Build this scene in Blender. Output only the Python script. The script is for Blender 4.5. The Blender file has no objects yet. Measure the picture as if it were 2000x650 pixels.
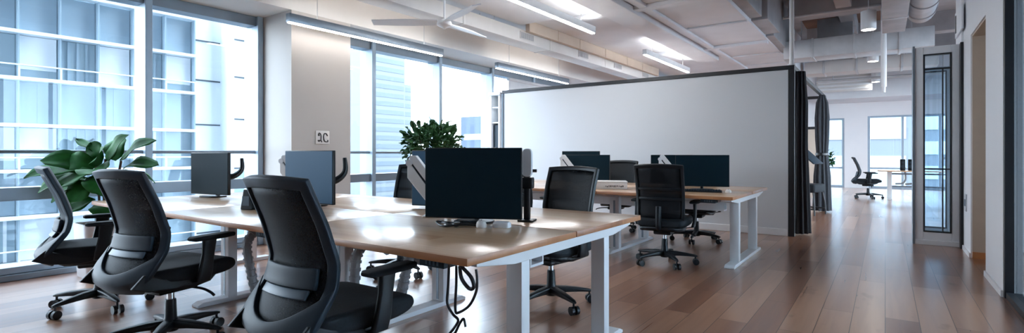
import bpy, bmesh, math, random
from mathutils import Vector, Matrix
random.seed(7)
PI = math.pi
scene = bpy.context.scene
COL = scene.collection

# ------------------------------------------------------------------ materials
def lin(c):
    return tuple((v / 12.92 if v <= .04045 else ((v + .055) / 1.055) ** 2.4) for v in c)

def rgb(r, g, b):
    return lin((r / 255, g / 255, b / 255)) + (1,)

MATS = {}
def mat(name, col, rough=.5, metal=0.0, var=.06, scale=8.0, bump=0.0, spec=.5, coat=0.0):
    m = bpy.data.materials.new(name)
    m.use_nodes = True
    nt = m.node_tree
    b = nt.nodes['Principled BSDF']
    b.inputs['Roughness'].default_value = rough
    b.inputs['Metallic'].default_value = metal
    b.inputs['Specular IOR Level'].default_value = spec
    b.inputs['Coat Weight'].default_value = coat
    tc = nt.nodes.new('ShaderNodeTexCoord')
    nz = nt.nodes.new('ShaderNodeTexNoise')
    nz.inputs['Scale'].default_value = scale
    nz.inputs['Detail'].default_value = 4
    nt.links.new(tc.outputs['Object'], nz.inputs['Vector'])
    rp = nt.nodes.new('ShaderNodeValToRGB')
    rp.color_ramp.elements[0].position = .3
    rp.color_ramp.elements[1].position = .7
    rp.color_ramp.elements[0].color = tuple(v * (1 - var) for v in col[:3]) + (1,)
    rp.color_ramp.elements[1].color = tuple(min(1, v * (1 + var)) for v in col[:3]) + (1,)
    nt.links.new(nz.outputs['Fac'], rp.inputs['Fac'])
    nt.links.new(rp.outputs['Color'], b.inputs['Base Color'])
    if bump:
        bp = nt.nodes.new('ShaderNodeBump')
        bp.inputs['Strength'].default_value = bump
        bp.inputs['Distance'].default_value = .01
        nt.links.new(nz.outputs['Fac'], bp.inputs['Height'])
        nt.links.new(bp.outputs['Normal'], b.inputs['Normal'])
    MATS[name] = m
    return m

def emis(name, col, strength):
    m = bpy.data.materials.new(name)
    m.use_nodes = True
    nt = m.node_tree
    nt.nodes.clear()
    e = nt.nodes.new('ShaderNodeEmission')
    e.inputs['Color'].default_value = col
    e.inputs['Strength'].default_value = strength
    o = nt.nodes.new('ShaderNodeOutputMaterial')
    nt.links.new(e.outputs[0], o.inputs[0])
    return m

def glass(name, tint, refl_rough=.0, refl=.03):
    m = bpy.data.materials.new(name)
    m.use_nodes = True
    nt = m.node_tree
    nt.nodes.clear()
    t = nt.nodes.new('ShaderNodeBsdfTransparent')
    t.inputs['Color'].default_value = tint
    g = nt.nodes.new('ShaderNodeBsdfGlossy')
    g.inputs['Roughness'].default_value = refl_rough
    g.inputs['Color'].default_value = (.9, .95, 1, 1)
    lw = nt.nodes.new('ShaderNodeLayerWeight')          # same from both faces of a thin pane
    lw.inputs['Blend'].default_value = .5
    pw = nt.nodes.new('ShaderNodeMath')
    pw.operation = 'POWER'
    pw.inputs[1].default_value = 4.5
    nt.links.new(lw.outputs['Facing'], pw.inputs[0])
    f = nt.nodes.new('ShaderNodeMapRange')
    f.inputs['To Min'].default_value = refl
    f.inputs['To Max'].default_value = .85
    nt.links.new(pw.outputs[0], f.inputs['Value'])
    mx = nt.nodes.new('ShaderNodeMixShader')
    o = nt.nodes.new('ShaderNodeOutputMaterial')
    nt.links.new(f.outputs[0], mx.inputs[0])
    nt.links.new(t.outputs[0], mx.inputs[1])
    nt.links.new(g.outputs[0], mx.inputs[2])
    nt.links.new(mx.outputs[0], o.inputs[0])
    return m

def mesh_fabric(name, col, open_=.3):
    m = bpy.data.materials.new(name)
    m.use_nodes = True
    nt = m.node_tree
    b = nt.nodes['Principled BSDF']
    b.inputs['Base Color'].default_value = col
    b.inputs['Roughness'].default_value = .55
    b.inputs['Specular IOR Level'].default_value = .2
    t = nt.nodes.new('ShaderNodeBsdfTransparent')
    w = nt.nodes.new('ShaderNodeTexNoise')
    w.inputs['Scale'].default_value = 60
    r = nt.nodes.new('ShaderNodeMapRange')
    r.inputs['From Min'].default_value = .3
    r.inputs['From Max'].default_value = .7
    r.inputs['To Min'].default_value = open_ - .06
    r.inputs['To Max'].default_value = open_ + .06
    mx = nt.nodes.new('ShaderNodeMixShader')
    nt.links.new(w.outputs['Fac'], r.inputs['Value'])
    nt.links.new(r.outputs[0], mx.inputs[0])
    nt.links.new(b.outputs[0], mx.inputs[1])
    nt.links.new(t.outputs[0], mx.inputs[2])
    nt.links.new(mx.outputs[0], nt.nodes['Material Output'].inputs[0])
    return m

def wood(name, c1, c2, c3, rough, plank=(1.0, .2), axis='Y', gap=.0015, coat=0.0, grain=30.0, rv=.06):
    """planks laid along `axis`, each with its own tone, plus streaky grain"""
    m = bpy.data.materials.new(name)
    m.use_nodes = True
    nt = m.node_tree
    N = nt.nodes.new
    L = nt.links.new
    b = nt.nodes['Principled BSDF']
    b.inputs['Coat Weight'].default_value = coat
    b.inputs['Coat Roughness'].default_value = .2
    tc = N('ShaderNodeTexCoord')
    mp = N('ShaderNodeMapping')
    if axis == 'Y':
        mp.inputs['Rotation'].default_value = (0, 0, PI / 2)
    L(tc.outputs['Object'], mp.inputs['Vector'])
    br = N('ShaderNodeTexBrick')
    br.offset = .37
    br.inputs['Scale'].default_value = 1
    br.inputs['Brick Width'].default_value = plank[0]
    br.inputs['Row Height'].default_value = plank[1]
    br.inputs['Mortar Size'].default_value = gap
    br.inputs['Mortar Smooth'].default_value = .2
    br.inputs['Color1'].default_value = (0, 0, 0, 1)
    br.inputs['Color2'].default_value = (1, 1, 1, 1)
    br.inputs['Mortar'].default_value = (.5, .5, .5, 1)
    L(mp.outputs[0], br.inputs['Vector'])
    mp2 = N('ShaderNodeMapping')
    mp2.inputs['Scale'].default_value = (.6, grain * .35, 1) if axis != 'Y' else (.6, grain * .35, 1)
    L(mp.outputs[0], mp2.inputs['Vector'])
    addv = N('ShaderNodeVectorMath')
    addv.operation = 'ADD'
    sc = N('ShaderNodeVectorMath')
    sc.operation = 'SCALE'
    sc.inputs['Scale'].default_value = 13.7
    L(br.outputs['Color'], sc.inputs[0])
    L(mp2.outputs[0], addv.inputs[0])
    L(sc.outputs[0], addv.inputs[1])
    nz = N('ShaderNodeTexNoise')
    nz.inputs['Scale'].default_value = 1.6
    nz.inputs['Detail'].default_value = 7
    nz.inputs['Distortion'].default_value = .8
    L(addv.outputs[0], nz.inputs['Vector'])
    mixf = N('ShaderNodeMath')
    mixf.operation = 'MULTIPLY_ADD'
    mixf.inputs[1].default_value = .55
    L(br.outputs['Color'], mixf.inputs[0])
    m2 = N('ShaderNodeMath')
    m2.operation = 'MULTIPLY'
    m2.inputs[1].default_value = .62
    L(nz.outputs['Fac'], m2.inputs[0])
    L(m2.outputs[0], mixf.inputs[2])
    rp = N('ShaderNodeValToRGB')
    e = rp.color_ramp.elements
    e[0].position = .18
    e[0].color = c1
    e[1].position = .85
    e[1].color = c3
    k = e.new(.5)
    k.color = c2
    L(mixf.outputs[0], rp.inputs['Fac'])
    dk = N('ShaderNodeMixRGB')
    dk.inputs['Color2'].default_value = tuple(v * .35 for v in c1[:3]) + (1,)
    L(br.outputs['Fac'], dk.inputs['Fac'])
    L(rp.outputs['Color'], dk.inputs['Color1'])
    # knots and dark marks
    vo = N('ShaderNodeTexNoise')
    vo.inputs['Scale'].default_value = 2.3
    vo.inputs['Detail'].default_value = 3
    mp3 = N('ShaderNodeMapping')
    mp3.inputs['Scale'].default_value = (1, 2.2, 1)
    L(mp.outputs[0], mp3.inputs['Vector'])
    L(mp3.outputs[0], vo.inputs['Vector'])
    kr = N('ShaderNodeValToRGB')
    kr.color_ramp.elements[0].position = .66
    kr.color_ramp.elements[1].position = .78
    L(vo.outputs['Fac'], kr.inputs['Fac'])
    kf = N('ShaderNodeMath')
    kf.operation = 'MULTIPLY'
    kf.inputs[1].default_value = .6
    L(kr.outputs['Color'], kf.inputs[0])
    dk2 = N('ShaderNodeMixRGB')
    dk2.inputs['Color2'].default_value = tuple(v * .45 for v in c1[:3]) + (1,)
    L(kf.outputs[0], dk2.inputs['Fac'])
    L(dk.outputs['Color'], dk2.inputs['Color1'])
    L(dk2.outputs['Color'], b.inputs['Base Color'])
    rr = N('ShaderNodeMapRange')
    rr.inputs['To Min'].default_value = rough - rv
    rr.inputs['To Max'].default_value = rough + rv
    L(nz.outputs['Fac'], rr.inputs['Value'])
    L(rr.outputs[0], b.inputs['Roughness'])
    return m

M = {}
M['wall'] = mat('white_paint', rgb(228, 229, 232), .6, var=.015, scale=2)
M['wallwarm'] = mat('warm_white_paint', rgb(222, 217, 212), .6, var=.02, scale=2)
M['column'] = mat('beige_column_paint', rgb(188, 181, 175), .6, var=.02, scale=2)
M['screenwall'] = mat('satin_white_board', rgb(205, 209, 214), .42, var=.01, scale=1.5)
M['ceil'] = mat('ceiling_plaster', rgb(220, 223, 228), .8, var=.07, scale=1.2, bump=.4)
M['concrete'] = mat('grey_concrete', rgb(168, 169, 172), .8, var=.14, scale=2.5, bump=.3)
M['brownceil'] = mat('brown_soffit', rgb(112, 88, 74), .8, var=.1, scale=2)
M['duct'] = mat('white_duct', rgb(208, 206, 204), .5, var=.04, scale=3)
M['galv'] = mat('galvanised_steel', rgb(188, 190, 193), .45, .2, var=.1, scale=5)
M['fascia'] = mat('beige_fascia', rgb(196, 180, 164), .6, var=.05, scale=3)
M['alum'] = mat('grey_aluminium', rgb(128, 138, 148), .35, .5, var=.04)
M['alumlight'] = mat('pale_aluminium', rgb(158, 176, 192), .45, .2, var=.03)
M['frame_grey'] = mat('grey_door_paint', rgb(222, 225, 229), .45, var=.02)
M['black'] = mat('black_powder_coat', rgb(22, 25, 30), .4, var=.1)
M['blackplastic'] = mat('black_plastic', rgb(11, 18, 24), .42, var=.12, spec=.35)
M['slate'] = mat('slate_plastic', rgb(32, 46, 57), .5, var=.05, spec=.3)
M['slatelight'] = mat('pale_slate_plastic', rgb(70, 88, 102), .4, var=.05)
M['fabric'] = mat('black_fabric', rgb(8, 19, 27), .85, var=.25, scale=90, bump=.15)
M['mesh'] = mesh_fabric('dark_mesh_fabric', rgb(12, 20, 27), .07)
M['meshopen'] = mesh_fabric('open_black_mesh', rgb(10, 15, 20), .12)
M['chrome'] = mat('chrome', rgb(200, 205, 210), .12, 1.0, var=.02)
M['white'] = mat('white_powder_coat', rgb(226, 228, 230), .4, var=.02)
M['greytube'] = mat('grey_hose_plastic', rgb(150, 155, 160), .5, var=.05)
M['screen'] = mat('dark_screen', rgb(14, 36, 46), .42, var=.06, scale=2, spec=.12)
M['bluescreen'] = mat('blue_slate_panel', rgb(56, 92, 120), .5, var=.03, scale=2, spec=.2)
M['leaf'] = mat('fiddle_leaf', rgb(36, 90, 38), .6, var=.35, scale=9, spec=.12)
M['leaf2'] = mat('small_leaf', rgb(42, 80, 44), .55, var=.4, scale=12, spec=.25)
M['stem'] = mat('brown_stem', rgb(86, 66, 48), .7, var=.2, scale=30)
M['soil'] = mat('potting_soil', rgb(48, 38, 30), .95, var=.4, scale=60, bump=.6)
M['curtain'] = mat('charcoal_curtain', rgb(52, 56, 62), .9, var=.1, scale=30)
M['paper'] = mat('white_paper', rgb(222, 217, 212), .7, var=.03)
M['ink'] = mat('dark_ink', rgb(50, 46, 46), .6)
M['beige'] = mat('beige_board', rgb(190, 176, 162), .7, var=.03)
M['blind'] = mat('grey_blind', rgb(196, 200, 206), .8, var=.03)
M['facade'] = mat('facade_white_band', rgb(248, 250, 252), .5, var=.03, scale=.5)
M['fglass'] = mat('facade_blue_glass', rgb(164, 184, 194), .3, var=.1, scale=.8)
M['fspan'] = mat('facade_grey_spandrel', rgb(164, 184, 196), .45, var=.06, scale=.8)
M['fdark'] = mat('facade_dark_glass', rgb(120, 146, 164), .3, var=.14, scale=.8)
M['fblind'] = mat('facade_white_blind', rgb(244, 248, 250), .6, var=.02, scale=.8)
M['tower'] = mat('tower_pale_concrete', rgb(104, 110, 116), .7, var=.02, scale=.1)
M['towerwin'] = mat('tower_window_band', rgb(78, 90, 100), .5, var=.05, scale=.2)
M['bluebuild'] = mat('blue_grey_cladding', rgb(58, 74, 94), .5, var=.04, scale=.2)
M['street'] = mat('pale_pavement', rgb(96, 104, 110), .9, var=.06, scale=.2)
M['blockdark'] = mat('dark_block_skin', rgb(52, 58, 66), .6, var=.05, scale=.3)  # dark, to cut the bounce from the added blocks
M['floor'] = wood('oak_floor', rgb(112, 72, 54), rgb(148, 102, 78), rgb(178, 134, 106), .30, (1.9, .19), 'Y', .0022, .8, 26)
M['desk'] = wood('oak_desktop', rgb(186, 138, 98), rgb(212, 168, 128), rgb(226, 190, 154), .36, (1.2, .11), 'X', .0, .85, 22, .04)
M['deskedge'] = wood('oak_desk_edge', rgb(138, 84, 48), rgb(170, 110, 68), rgb(190, 132, 88), .4, (.5, .3), 'X', .0, 0, 20)
M['pane'] = glass('window_glass', (.93, .97, 1, 1))
M['doorglass'] = glass('tinted_door_glass', (.86, .92, .96, 1), .0, .05)
M['led'] = emis('led_diffuser', (.98, .985, 1, 1), 74)
M['ledup'] = emis('upper_led_diffuser', (1, .98, .96, 1), 28)
M['ledsoft'] = emis('soft_led_diffuser', (1, .96, .92, 1), 18)
M['lampglow'] = emis('pendant_glow', (1, .95, .88, 1), 40)

# ------------------------------------------------------------------ mesh helpers
def link(name, bm, m, parent=None, smooth=35, bevel=0, solid=0, sub=0, loc=None, rotz=0, off=0):
    me = bpy.data.meshes.new(name)
    bmesh.ops.recalc_face_normals(bm, faces=bm.faces)
    bm.to_mesh(me)
    bm.free()
    for mm in (m if isinstance(m, (list, tuple)) else [m]):
        me.materials.append(mm)
    if smooth:
        for p in me.polygons:
            p.use_smooth = True
        me.set_sharp_from_angle(angle=math.radians(smooth))
    o = bpy.data.objects.new(name, me)
    COL.objects.link(o)
    if solid:
        s = o.modifiers.new('Solidify', 'SOLIDIFY')
        s.thickness = solid
        s.offset = off
    if bevel:
        b = o.modifiers.new('Bevel', 'BEVEL')
        b.width = bevel
        b.segments = 2
        b.limit_method = 'ANGLE'
    if sub:
        s = o.modifiers.new('Subdivision', 'SUBSURF')
        s.levels = sub
        s.render_levels = sub
    if parent:
        o.parent = parent
    if loc:
        o.location = loc
    if rotz:
        o.rotation_euler.z = rotz
    return o

def B():
    return bmesh.new()

def box(bm, x0, x1, y0, y1, z0, z1, bev=0, seg=2, mi=0, M4=None):
    vs = [bm.verts.new(p) for p in ((x0, y0, z0), (x1, y0, z0), (x1, y1, z0), (x0, y1, z0),
                                    (x0, y0, z1), (x1, y0, z1), (x1, y1, z1), (x0, y1, z1))]
    fs = [bm.faces.new([vs[i] for i in q]) for q in ((3, 2, 1, 0), (4, 5, 6, 7), (0, 1, 5, 4), (1, 2, 6, 5), (2, 3, 7, 6), (3, 0, 4, 7))]
    for f in fs:
        f.material_index = mi
    if bev:
        es = list({e for f in fs for e in f.edges})
        r = bmesh.ops.bevel(bm, geom=es, offset=bev, segments=seg, profile=.5, affect='EDGES', clamp_overlap=True)
        vs = list({v for f in r['faces'] for v in f.verts} | {v for v in vs if v.is_valid})
        for f in r['faces']:
            f.material_index = mi
    if M4 is not None:
        bmesh.ops.transform(bm, matrix=M4, verts=[v for v in vs if v.is_valid])
    return bm

def basis(d):
    d = Vector(d).normalized()
    a = Vector((0, 0, 1)) if abs(d.z) < .9 else Vector((1, 0, 0))
    u = d.cross(a).normalized()
    v = d.cross(u).normalized()
    return u, v

def rings(bm, loops, cap=True, closed=True, mi=0):
    """loft through vertex loops of equal length"""
    L = [[bm.verts.new(p) for p in lp] for lp in loops]
    n = len(L[0])
    for a, b in zip(L, L[1:]):
        for i in range(n if closed else n - 1):
            j = (i + 1) % n
            f = bm.faces.new((a[i], a[j], b[j], b[i]))
            f.material_index = mi
    if cap:
        f = bm.faces.new(list(reversed(L[0])))
        f.material_index = mi
        f = bm.faces.new(L[-1])
        f.material_index = mi
    return bm

def cyl(bm, p0, p1, r0, r1=None, seg=16, mi=0):
    r1 = r0 if r1 is None else r1
    p0, p1 = Vector(p0), Vector(p1)
    u, v = basis(p1 - p0)
    ls = []
    for p, r in ((p0, r0), (p1, r1)):
        ls.append([p + (u * math.cos(a) + v * math.sin(a)) * r for a in (2 * PI * k / seg for k in range(seg))])
    return rings(bm, ls, mi=mi)

def smooth_path(pts, n=6):
    P = [Vector(p) for p in pts]
    out = []
    for i in range(len(P) - 1):
        a, b, c, d = P[max(i - 1, 0)], P[i], P[i + 1], P[min(i + 2, len(P) - 1)]
        for k in range(n):
            t = k / n
            out.append(.5 * ((2 * b) + (c - a) * t + (2 * a - 5 * b + 4 * c - d) * t * t + (3 * b - a - 3 * c + d) * t ** 3))
    out.append(P[-1])
    return out

def tube(bm, pts, r, seg=8, n=6, rfun=None):
    P = smooth_path(pts, n) if n > 1 else [Vector(p) for p in pts]
    loops = []
    u = None
    for i, p in enumerate(P):
        d = (P[min(i + 1, len(P) - 1)] - P[max(i - 1, 0)]).normalized()
        if u is None:
            u, v = basis(d)
        else:
            u = (u - d * u.dot(d)).normalized()
            v = d.cross(u)
        rr = r if rfun is None else r * rfun(i / (len(P) - 1))
        loops.append([p + (u * math.cos(a) + v * math.sin(a)) * rr for a in (2 * PI * k / seg for k in range(seg))])
    return rings(bm, loops)

def rrect(cx, cy, w, h, r, seg=4):
    """rounded rectangle as 2-D points"""
    pts = []
    r = min(r, w / 2 - 1e-4, h / 2 - 1e-4)
    for (sx, sy, a0) in ((1, 1, 0), (-1, 1, PI / 2), (-1, -1, PI), (1, -1, 1.5 * PI)):
        for k in range(seg + 1):
            a = a0 + PI / 2 * k / seg
            pts.append((cx + sx * (w / 2 - r) + r * math.cos(a), cy + sy * (h / 2 - r) + r * math.sin(a)))
    return pts

def prism(bm, poly, axis, a, b, mi=0):
    """extrude a 2-D polygon along an axis ('x': poly in yz, 'y': poly in xz, 'z': poly in xy)"""
    def pt(p, t):
        return {'x': (t, p[0], p[1]), 'y': (p[0], t, p[1]), 'z': (p[0], p[1], t)}[axis]
    return rings(bm, [[pt(p, a) for p in poly], [pt(p, b) for p in poly]], mi=mi)

def lathe(bm, prof, seg=24, c=(0, 0)):
    ls = [[(c[0] + r * math.cos(2 * PI * k / seg), c[1] + r * math.sin(2 * PI * k / seg), z) for k in range(seg)] for r, z in prof]
    return rings(bm, ls)

def interp(tab, t):
    for (a, x), (b, y) in zip(tab, tab[1:]):
        if t <= b:
            k = (t - a) / (b - a) if b > a else 0
            return x + (y - x) * k
    return tab[-1][1]

# ------------------------------------------------------------------ object helpers
def tag(o, label=None, cat=None, group=None, kind=None):
    if label:
        o['label'] = label
    if cat:
        o['category'] = cat
    if group:
        o['group'] = group
    if kind:
        o['kind'] = kind
    return o

def thing(name, label, cat, loc=(0, 0, 0), rotz=0, group=None):
    o = bpy.data.objects.new(name, None)
    o.empty_display_size = .1
    COL.objects.link(o)
    o.location = loc
    o.rotation_euler.z = rotz
    return tag(o, label, cat, group)

def each(name, m, parent, *makers, **k):
    """one part per maker"""
    for f in makers:
        bm = B(); f(bm); link(name, bm, m, parent, **k)

def kids(o):
    return [c for c in bpy.data.objects if c.parent == o]

def dup(o, loc=None, rotz=None, label=None, group=None, parent=None):
    ch = kids(o)
    c = o.copy()
    COL.objects.link(c)
    if parent is not None:
        c.parent = parent
    if loc is not None:
        c.location = loc
    if rotz is not None:
        c.rotation_euler.z = rotz
    if label:
        c['label'] = label
    if group:
        c['group'] = group
    for k in ch:
        dup(k, parent=c)
    return c

def struct(name, bm, m, parent=None, smooth=0, **k):
    o = link(name, bm, m, parent, smooth=smooth, **k)
    if parent is None:
        o['kind'] = 'structure'
    return o
UP = 60.0
# ================================================================== THE SETTING
XW = -6.6          # window wall
XB = -5.8          # bulkhead / column face
H = 4.2            # structural soffit
Y0, Y1 = -3.0, 21.0
bm = B(); box(bm, -6.9, 4.0, Y0 - .1, Y1 + .2, -.15, 0); struct('floor', bm, M['floor'])
bm = B(); box(bm, -6.9, 4.0, Y0 - .1, Y1 + .2, H, H + .2); struct('ceiling', bm, M['concrete'])
# dropped white ceiling field over the desks, with a grey stepped side towards the corridor
bm = B(); box(bm, XB, -1.8, Y0, 19.0, 3.3, H); struct('ceiling_dropped', bm, M['ceil'])
bm = B()
box(bm, -1.8, -1.62, 6.0, 9.2, 3.36, H, .01)
box(bm, -1.8, -1.55, 9.3, 10.5, 3.34, H, .01)
box(bm, -1.8, -1.66, 10.6, 12.6, 3.32, H, .01)
box(bm, -1.8, -1.7, 3.0, 5.9, 3.38, H, .01)
struct('trim_1', bm, M['concrete'])
# bulkhead over the windows, column
bm = B(); box(bm, -6.9, XB, Y0, Y1, 2.88, H); struct('wall_bulkhead', bm, M['wallwarm'])
bm = B(); box(bm, -6.9, XB - .001, 3.55, 4.40, 0, 2.879)
struct('column', bm, M['column'])
bm = B(); box(bm, -6.9, 4.0, Y0 - .25, Y0 - .1, 0, H); struct('wall_rear', bm, M['wall'])
# flat shallow ceiling runs beside the lamps
bm = B()
box(bm, -3.42, -2.98, 2.0, 12.0, 3.2, 3.299, .01)
box(bm, -2.9, -2.78, 2.0, 14.0, 3.25, 3.299, .01)
for yy in (7.2, 10.8):
    box(bm, -4.2, -1.81, yy, yy + .16, 3.24, 3.299, .008)
for yy in (9.0, 12.2, 13.6):
    box(bm, -2.75, -1.81, yy, yy + .07, 3.27, 3.299, .008)
struct('trim_2', bm, M['ceil'])

# ---- window wall: windows between mullions
def window(n, ya, yb, last=False):
    w = B()
    g = .03
    box(w, -6.72, -6.42, ya - .035, ya + .035, 0, 2.88, .006)                # mullion
    if last:
        box(w, -6.72, -6.42, yb - .035, yb + .035, 0, 2.88, .006)
    root = struct('window_%d' % n, w, M['alumlight'])
    f = B()
    box(f, -6.66, -6.46, ya + .036, yb - .036, 2.76, 2.878, .005)
    box(f, -6.66, -6.46, ya + .036, yb - .036, .72, .84, .005)
    box(f, -6.70, -6.40, ya + .036, yb - .036, 0.0, .055, .004)
    link('window_frame', f, M['alum'], root, smooth=0)
    s = B(); box(s, -6.68, -6.44, ya + .036, yb - .036, .056, .12, .006)
    link('window_sill', s, M['alumlight'], root, smooth=0)
    r = B(); cyl(r, (-6.5, ya + .03, 1.17), (-6.5, yb - .03, 1.17), .02, seg=10)
    for yy in (ya + .06, yb - .06):
        cyl(r, (-6.5, yy, 1.17), (-6.58, yy, 1.17), .012, seg=8)
    link('guard_rail', r, M['alum'], root)
    p = B(); box(p, -6.585, -6.573, ya + .036, yb - .036, .12, 2.76)
    link('window_pane', p, M['pane'], root, smooth=0)
k = 0
for run in ([-2.2, -.72, .78, 2.28, 3.51], [4.44, 5.31, 6.80, 8.32, 9.84, 11.36, 12.88, 14.4, 15.9, 17.4, 18.9, 20.4]):
    for a, b in zip(run, run[1:]):
        k += 1
        window(k, a, b, b == run[-1])
bm = B(); box(bm, -6.9, -6.42, Y0, -2.235, 0, 2.88); box(bm, -6.9, -6.42, 20.435, Y1, 0, 2.88)
struct('wall_left', bm, M['wall'])

# ---- far wall with its windows
YF = 21.0
bm = B()
def fw(x0, x1, z0, z1):
    box(bm, x0, x1, YF, YF + .2, z0, z1)
fw(-6.42, -1.78, 0, H); fw(-1.13, -.475, 0, H); fw(-1.78, -1.13, 2.36, H); fw(-.475, 2.4, 2.4, H); fw(2.4, 4.0, 0, H)
struct('wall_far', bm, M['wall'])
def far_window(n, xa, xb, z1, bars):
    w = B()
    for x in bars:
        box(w, x - .035, x + .035, YF + .02, YF + .16, 0, z1, .005)
    box(w, xa, xb, YF + .04, YF + .14, z1 - .06, z1, .005)
    box(w, xa, xb, YF + .04, YF + .14, 0, .08, .005)
    box(w, xa, xb, YF + .04, YF + .14, .64, .70, .005)
    root = struct('window_%d' % n, w, M['alumlight'])
    p = B(); box(p, xa, xb, YF + .09, YF + .10, .08, z1 - .06)
    link('window_pane', p, M['pane'], root, smooth=0)
far_window(20, -1.78, -1.13, 2.36, (-1.745, -1.165))
far_window(21, -.475, 2.4, 2.4, (-.44, .46, 1.4, 2.365))
# lowered white soffit at the far end
bm = B(); box(bm, -1.8, 4.0, 19.2, 21.0, 2.86, H)
struct('ceiling_far', bm, M['ceil'])

# ---- right-hand wall with doorway, glass front and the glazed door leaf
XR = .77
bm = B()
box(bm, XR, XR + .2, 5.70, 6.59, 0, H)
box(bm, XR, XR + .2, 6.59, 7.64, 2.46, H)
box(bm, XR, XR + .2, 7.64, 8.28, 0, H)
box(bm, XR, XR + .2, -3.1, 5.70, 2.9, H)
box(bm, XR, XR + .2, -3.1, 1.0, 0, 2.9)
struct('wall_right', bm, M['wall'])
bm = B()
box(bm, 3.8, 4.0, Y0 - .1, 3.0, 0, H); box(bm, 3.8, 4.0, 19.0, Y1, 0, H); box(bm, 3.8, 4.0, 3.0, 19.0, 0, .3); box(bm, 3.8, 4.0, 3.0, 19.0, 3.0, H)
struct('wall_outer', bm, M['wall'])
bm = B()
for k in range(9):
    box(bm, 3.84, 3.96, 2.97 + 2 * k, 3.03 + 2 * k, .3, 3.0)
w = struct('window_23', bm, M['alumlight'])  # glazed opening added in the unseen outer wall to let fill daylight in
bm = B(); box(bm, 3.89, 3.9, 3.03, 18.97, .3, 3.0); link('window_pane', bm, M['pane'], w, smooth=0)
# beige doorway lining
bm = B()
box(bm, XR + .012, XR + .25, 7.62, 7.641, 0.07, 2.46)
box(bm, XR + .012, XR + .25, 6.59, 6.61, 0.07, 2.46)
box(bm, XR + .012, XR + .25, 6.61, 7.62, 2.44, 2.461)
d = struct('door_1', bm, M['beige'])
bm = B(); box(bm, XR + .21, XR + .25, 6.61, 7.62, .02, 2.44); link('door_panel', bm, M['beige'], d, smooth=0)
bm = B(); box(bm, XR + .012, XR + .2, 7.605, 7.65, 0, .07); link('door_base', bm, M['deskedge'], d, smooth=0)
bm = B(); cyl(bm, (XR + .21, 6.72, 1.0), (XR + .15, 6.72, 1.0), .012); cyl(bm, (XR + .15, 6.72, 1.0), (XR + .15, 6.84, 1.0), .012)
link('door_handle', bm, M['chrome'], d)
# glass front
bm = B()
box(bm, XR + .002, XR + .06, 5.65, 5.699, 0, 2.9, .004)
for y in (3.2, 1.06):
    box(bm, XR + .03, XR + .09, y - .03, y + .03, 0, 2.9, .004)
box(bm, XR + .01, XR + .11, 1.0, 5.65, 0, .05, .004)
box(bm, XR + .01, XR + .11, 1.0, 5.65, 2.85, 2.9, .004)
w = struct('window_22', bm, M['black'])
bm = B(); box(bm, XR + .055, XR + .065, 1.03, 5.65, .05, 2.85); link('window_pane', bm, M['doorglass'], w, smooth=0)
bm = B(); box(bm, XR - .014, XR - .001, 5.70, 6.59, 0, .05); box(bm, XR - .014, XR - .001, 7.64, 8.28, 0, .05)
struct('baseboard_right', bm, M['wall'])
# black post closing the wall
bm = B(); box(bm, XR - .03, XR + .2, 8.281, 8.40, 0, 2.5, .005); struct('trim_3', bm, M['black'])
bm = B(); box(bm, XR - .02, XR + .2, 8.40, 8.9, 2.5, H); box(bm, XR - .02, XR + .2, 8.281, 8.40, 2.5, H); struct('wall_upper', bm, M['wall'])
# glazed door leaf standing across
def leaf(n, x0, x1, y, z1, th, st, m, bead, lab=None):
    w = B()
    box(w, x0, x0 + st, y, y + th, .06, z1, .004); box(w, x1 - st, x1, y, y + th, .06, z1, .004)
    box(w, x0 + st, x1 - st, y, y + th, z1 - st * 1.1, z1, .004); box(w, x0 + st, x1 - st, y, y + th, .06, .06 + st * 1.2, .004)
    d = struct('door_%d' % n, w, m)
    f = B(); q = .016
    a, b_, c, e = x0 + st, x1 - st, .06 + st * 1.2, z1 - st * 1.1
    box(f, a, a + q, y - .006, y + th * .6, c, e); box(f, b_ - q, b_, y - .006, y + th * .6, c, e)
    box(f, a + q, b_ - q, y - .006, y + th * .6, c, c + q); box(f, a + q, b_ - q, y - .006, y + th * .6, e - q, e)
    if bead:
        box(f, a + q, b_ - q, y - .004, y + th * .6, e - .2, e - .18)
        box(f, b_ - .09, b_ - .078, y - .003, y + th * .6, c + q, e - .2)
        box(f, a + q, b_ - q, y - .003, y + th * .6, .95, .965)
    link('glazing_bead', f, M['black'], d, smooth=0)
    p = B(); box(p, a + q, b_ - q, y + th * .4, y + th * .5, c + q, e - q)
    link('door_pane', p, M['doorglass'], d, smooth=0)
    t = B(); box(t, x0, x1, y - .02, y + th + .02, 0, .06, .004)
    link('threshold', t, m, d, smooth=0)
    return d
leaf(2, .31, .755, 8.42, 2.5, .10, .085, M['frame_grey'], True)
leaf(3, .36, .74, 9.3, 2.35, .05, .05, M['alum'], False)
bm = B(); box(bm, .285, .309, 8.40, 8.62, 0, 2.52, .003); struct('trim_4', bm, M['alum'])

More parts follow.
